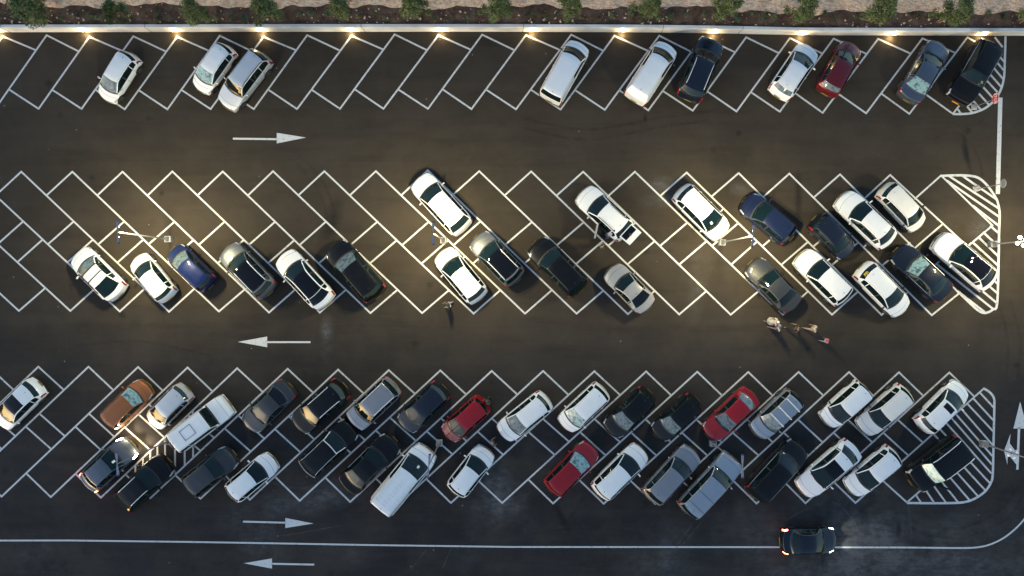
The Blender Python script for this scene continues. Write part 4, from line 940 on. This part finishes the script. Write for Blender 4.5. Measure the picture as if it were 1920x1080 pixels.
# ------------------------------------------------------------------ people
SK = (.25,.15,.10)
def skin_mesh(verts, edges, radii, sub=1):
    me = bpy.data.meshes.new('sk'); me.from_pydata(verts, edges, []); o = bpy.data.objects.new('sk', me); COL.objects.link(o)
    m = o.modifiers.new('s', 'SKIN'); m.branch_smoothing = .4
    if not me.skin_vertices: me.skin_vertices.new()
    for i, r_ in enumerate(radii): me.skin_vertices[0].data[i].radius = (r_, r_)
    me.skin_vertices[0].data[0].use_root = True
    s_ = o.modifiers.new('b', 'SUBSURF'); s_.levels = sub
    dg = bpy.context.evaluated_depsgraph_get(); out = bpy.data.meshes.new_from_object(o.evaluated_get(dg)); bpy.data.objects.remove(o); return out
def person(px, py, facing, label, hgt=1.72, top=(.5,.5,.5), bottom=(.05,.05,.06), hair=(.02,.015,.01), stride=.30, bend=0.0, arms='walk', bald=False, dress=False, key='p'):
    k = hgt/1.75; r = empty('person', P(px, py), facing); tag(r, label, 'person')
    hip = Vector((0, 0, .93)); lean = bend; up = lambda z, fwd=0: Vector((fwd+math.sin(lean)*(z-.93), 0, .93+math.cos(lean)*(z-.93)))
    V = []; E = []; Rr = []
    def add(p, rad, par=None):
        V.append(tuple(Vector(p)*k)); Rr.append(rad*k); i = len(V)-1
        if par is not None: E.append((par, i))
        return i
    h = add(hip, .125); w = add(up(1.12), .115, h); ch = add(up(1.34), .135, w); nb = add(up(1.47), .065, ch); nk = add(up(1.54), .052, nb)
    hd0 = add(up(1.60, .02), .078, nk); hd1 = add(up(1.68, .01), .088, hd0); add(up(1.74, .0), .05, hd1); add(up(1.63, .105), .018, hd0)
    T = [ (hip, .135), (up(1.12), .128), (up(1.36), .150), (up(1.46), .085) ]
    legs = []; armsJ = []
    for sd in (1, -1):
        a = sd*stride; hj = Vector((0, sd*.09, .88)); kn = Vector((.50*math.sin(a)*.9+.05, sd*.10, .50)); an = Vector((kn.x+.42*math.sin(a-(.35 if a < 0 else 0)), sd*.10, .09)); 
        q = add(hj, .088, h); q = add(kn, .055, q); q = add(an, .038, q); f = add(an+Vector((.07,0,-.045)), .036, q); add(an+Vector((.17,0,-.055)), .028, f)
        legs.append((hj, kn, an))
        sh = up(1.42)+Vector((0, sd*.19, 0)); s_ = -sd*stride*1.1 if arms == 'walk' else (.9 if arms == 'reach' else .1)
        el = sh+Vector((.28*math.sin(s_), sd*.05, -.28*math.cos(s_))); wr = el+Vector((.25*math.sin(s_+.5), 0, -.25*math.cos(s_+.5)))
        q = add(up(1.42)+Vector((0, sd*.11, 0)), .07, ch); q = add(sh, .055, q); q = add(el, .040, q); q = add(wr, .026, q); d = (wr-el).normalized(); pm_ = add(wr+d*.07, .030, q)
        sv = Vector((0,1,0)).cross(d).normalized()
        for n_, off in enumerate((-.03,-.01,.01,.03)):
            t1 = wr+d*.12+sv*off; u = add(t1, .009, pm_); add(t1+d*(.035+.008*(n_ in (1,2)))+Vector((0,-sd*.012,0)), .008, u)
        u = add(wr+d*.05+sv*.045, .010, q); add(wr+d*.085+sv*.055, .009, u)
        armsJ.append((sh, el, wr))
    sm = mat('skin', SK, .6); body = link('body', skin_mesh(V, E, Rr), sm, r, True)
    cm = mat('cloth_%.2f_%.2f_%.2f' % top, top, .9); bm_ = mat('cloth_%.2f_%.2f_%.2f' % bottom, bottom, .9)
    V, E, Rr = [], [], []
    h = add(up(.98), .150); w = add(up(1.14), .142, h); ch = add(up(1.36), .158, w); add(up(1.46), .085, ch)
    for (sh, el, wr), sd in zip(armsJ, (1, -1)): q = add(up(1.41)+Vector((0, sd*.12, 0)), .085, ch); q = add(sh, .072, q); add(el, .056, q)
    link('shirt', skin_mesh(V, E, Rr), cm, r, True)
    V, E, Rr = [], [], []
    if dress:
        b = MB(); b.lathe([(.30*k,.28*k),(.25*k,.60*k),(.16*k,1.02*k),(.0005,1.03*k)], 18); b.build('skirt', cm, r, True)
    h = add(Vector((0,0,.95)), .150)
    for hj, kn, an in legs: q = add(hj, .105, h); q = add(kn, .074, q); add(an+Vector((0,0,.05)), .055, q)
    link('trousers', skin_mesh(V, E, Rr), bm_, r, True)
    hc = up(1.665, -.012)*k
    if not bald:
        b = MB(); b.lathe([(.105*k, -.03*k), (.112*k, .03*k), (.095*k, .085*k), (.05*k, .118*k), (.0005, .125*k)], 16, Matrix.Translation(hc)); b.build('hair', mat('hair_%.2f' % hair[0], hair, .7), r, True)
    for sd in (1, -1):
        q = up(1.645, .088)*k; MB().lathe([(.0005,-.009),(.010,0),(.0005,.009)], 8, Matrix.Translation(q+Vector((0, sd*.032*k, 0)))).build('eye', M_TRIM, r)
    return r
person(843, 571, R(200), 'person in dark clothes with pale sleeves walking below the white hatchback under the lamp', top=(.035,.025,.022), bottom=(.30,.30,.32))
person(1137, 443, R(40), 'person in a grey-blue top leaning into the open rear door of the white SUV', top=(.36,.39,.48), bottom=(.10,.10,.12), bend=.7, stride=.1, arms='reach')
person(1178, 447, R(130), 'person in grey at the raised tailgate of the white SUV', top=(.30,.30,.29), bottom=(.05,.05,.05), stride=.12, arms='reach', bend=.3, hair=(.02,.018,.016))
person(1126, 461, R(300), 'child in brown with pale trousers standing below the open rear door of the white SUV', hgt=1.25, top=(.07,.045,.03), bottom=(.55,.50,.42), stride=.2)
person(1443, 602, R(165), 'person in a long cream top walking, leftmost of the walking group', top=(.40,.37,.35), bottom=(.22,.16,.14), dress=True, hair=(.6,.54,.48))
person(1450, 613, R(165), 'person in white close beside the one in the long cream top', hgt=1.6, top=(.42,.41,.43), bottom=(.20,.16,.15), stride=.35)
person(1483, 614, R(165), 'person in dark clothes in the middle of the walking group', top=(.025,.03,.03), bottom=(.02,.02,.022), stride=.4)
person(1516, 615, R(165), 'person in a cream top walking behind the person in dark clothes', hgt=1.6, top=(.42,.38,.32), bottom=(.30,.24,.20), stride=.4)
person(1542, 638, R(165), 'child in a pink top walking, rightmost of the group', hgt=1.2, top=(.62,.06,.16), bottom=(.45,.45,.47), stride=.35)
person(924, 824, R(20), 'bald person between two white hatchbacks in the lower rows', top=(.09,.06,.05), bottom=(.03,.03,.04), bald=True, stride=.1, arms='down')
person(915, 749, R(220), 'person in dark clothes behind the small red hatchback', top=(.05,.035,.03), bottom=(.03,.03,.03), stride=.2, hair=(.03,.02,.015))
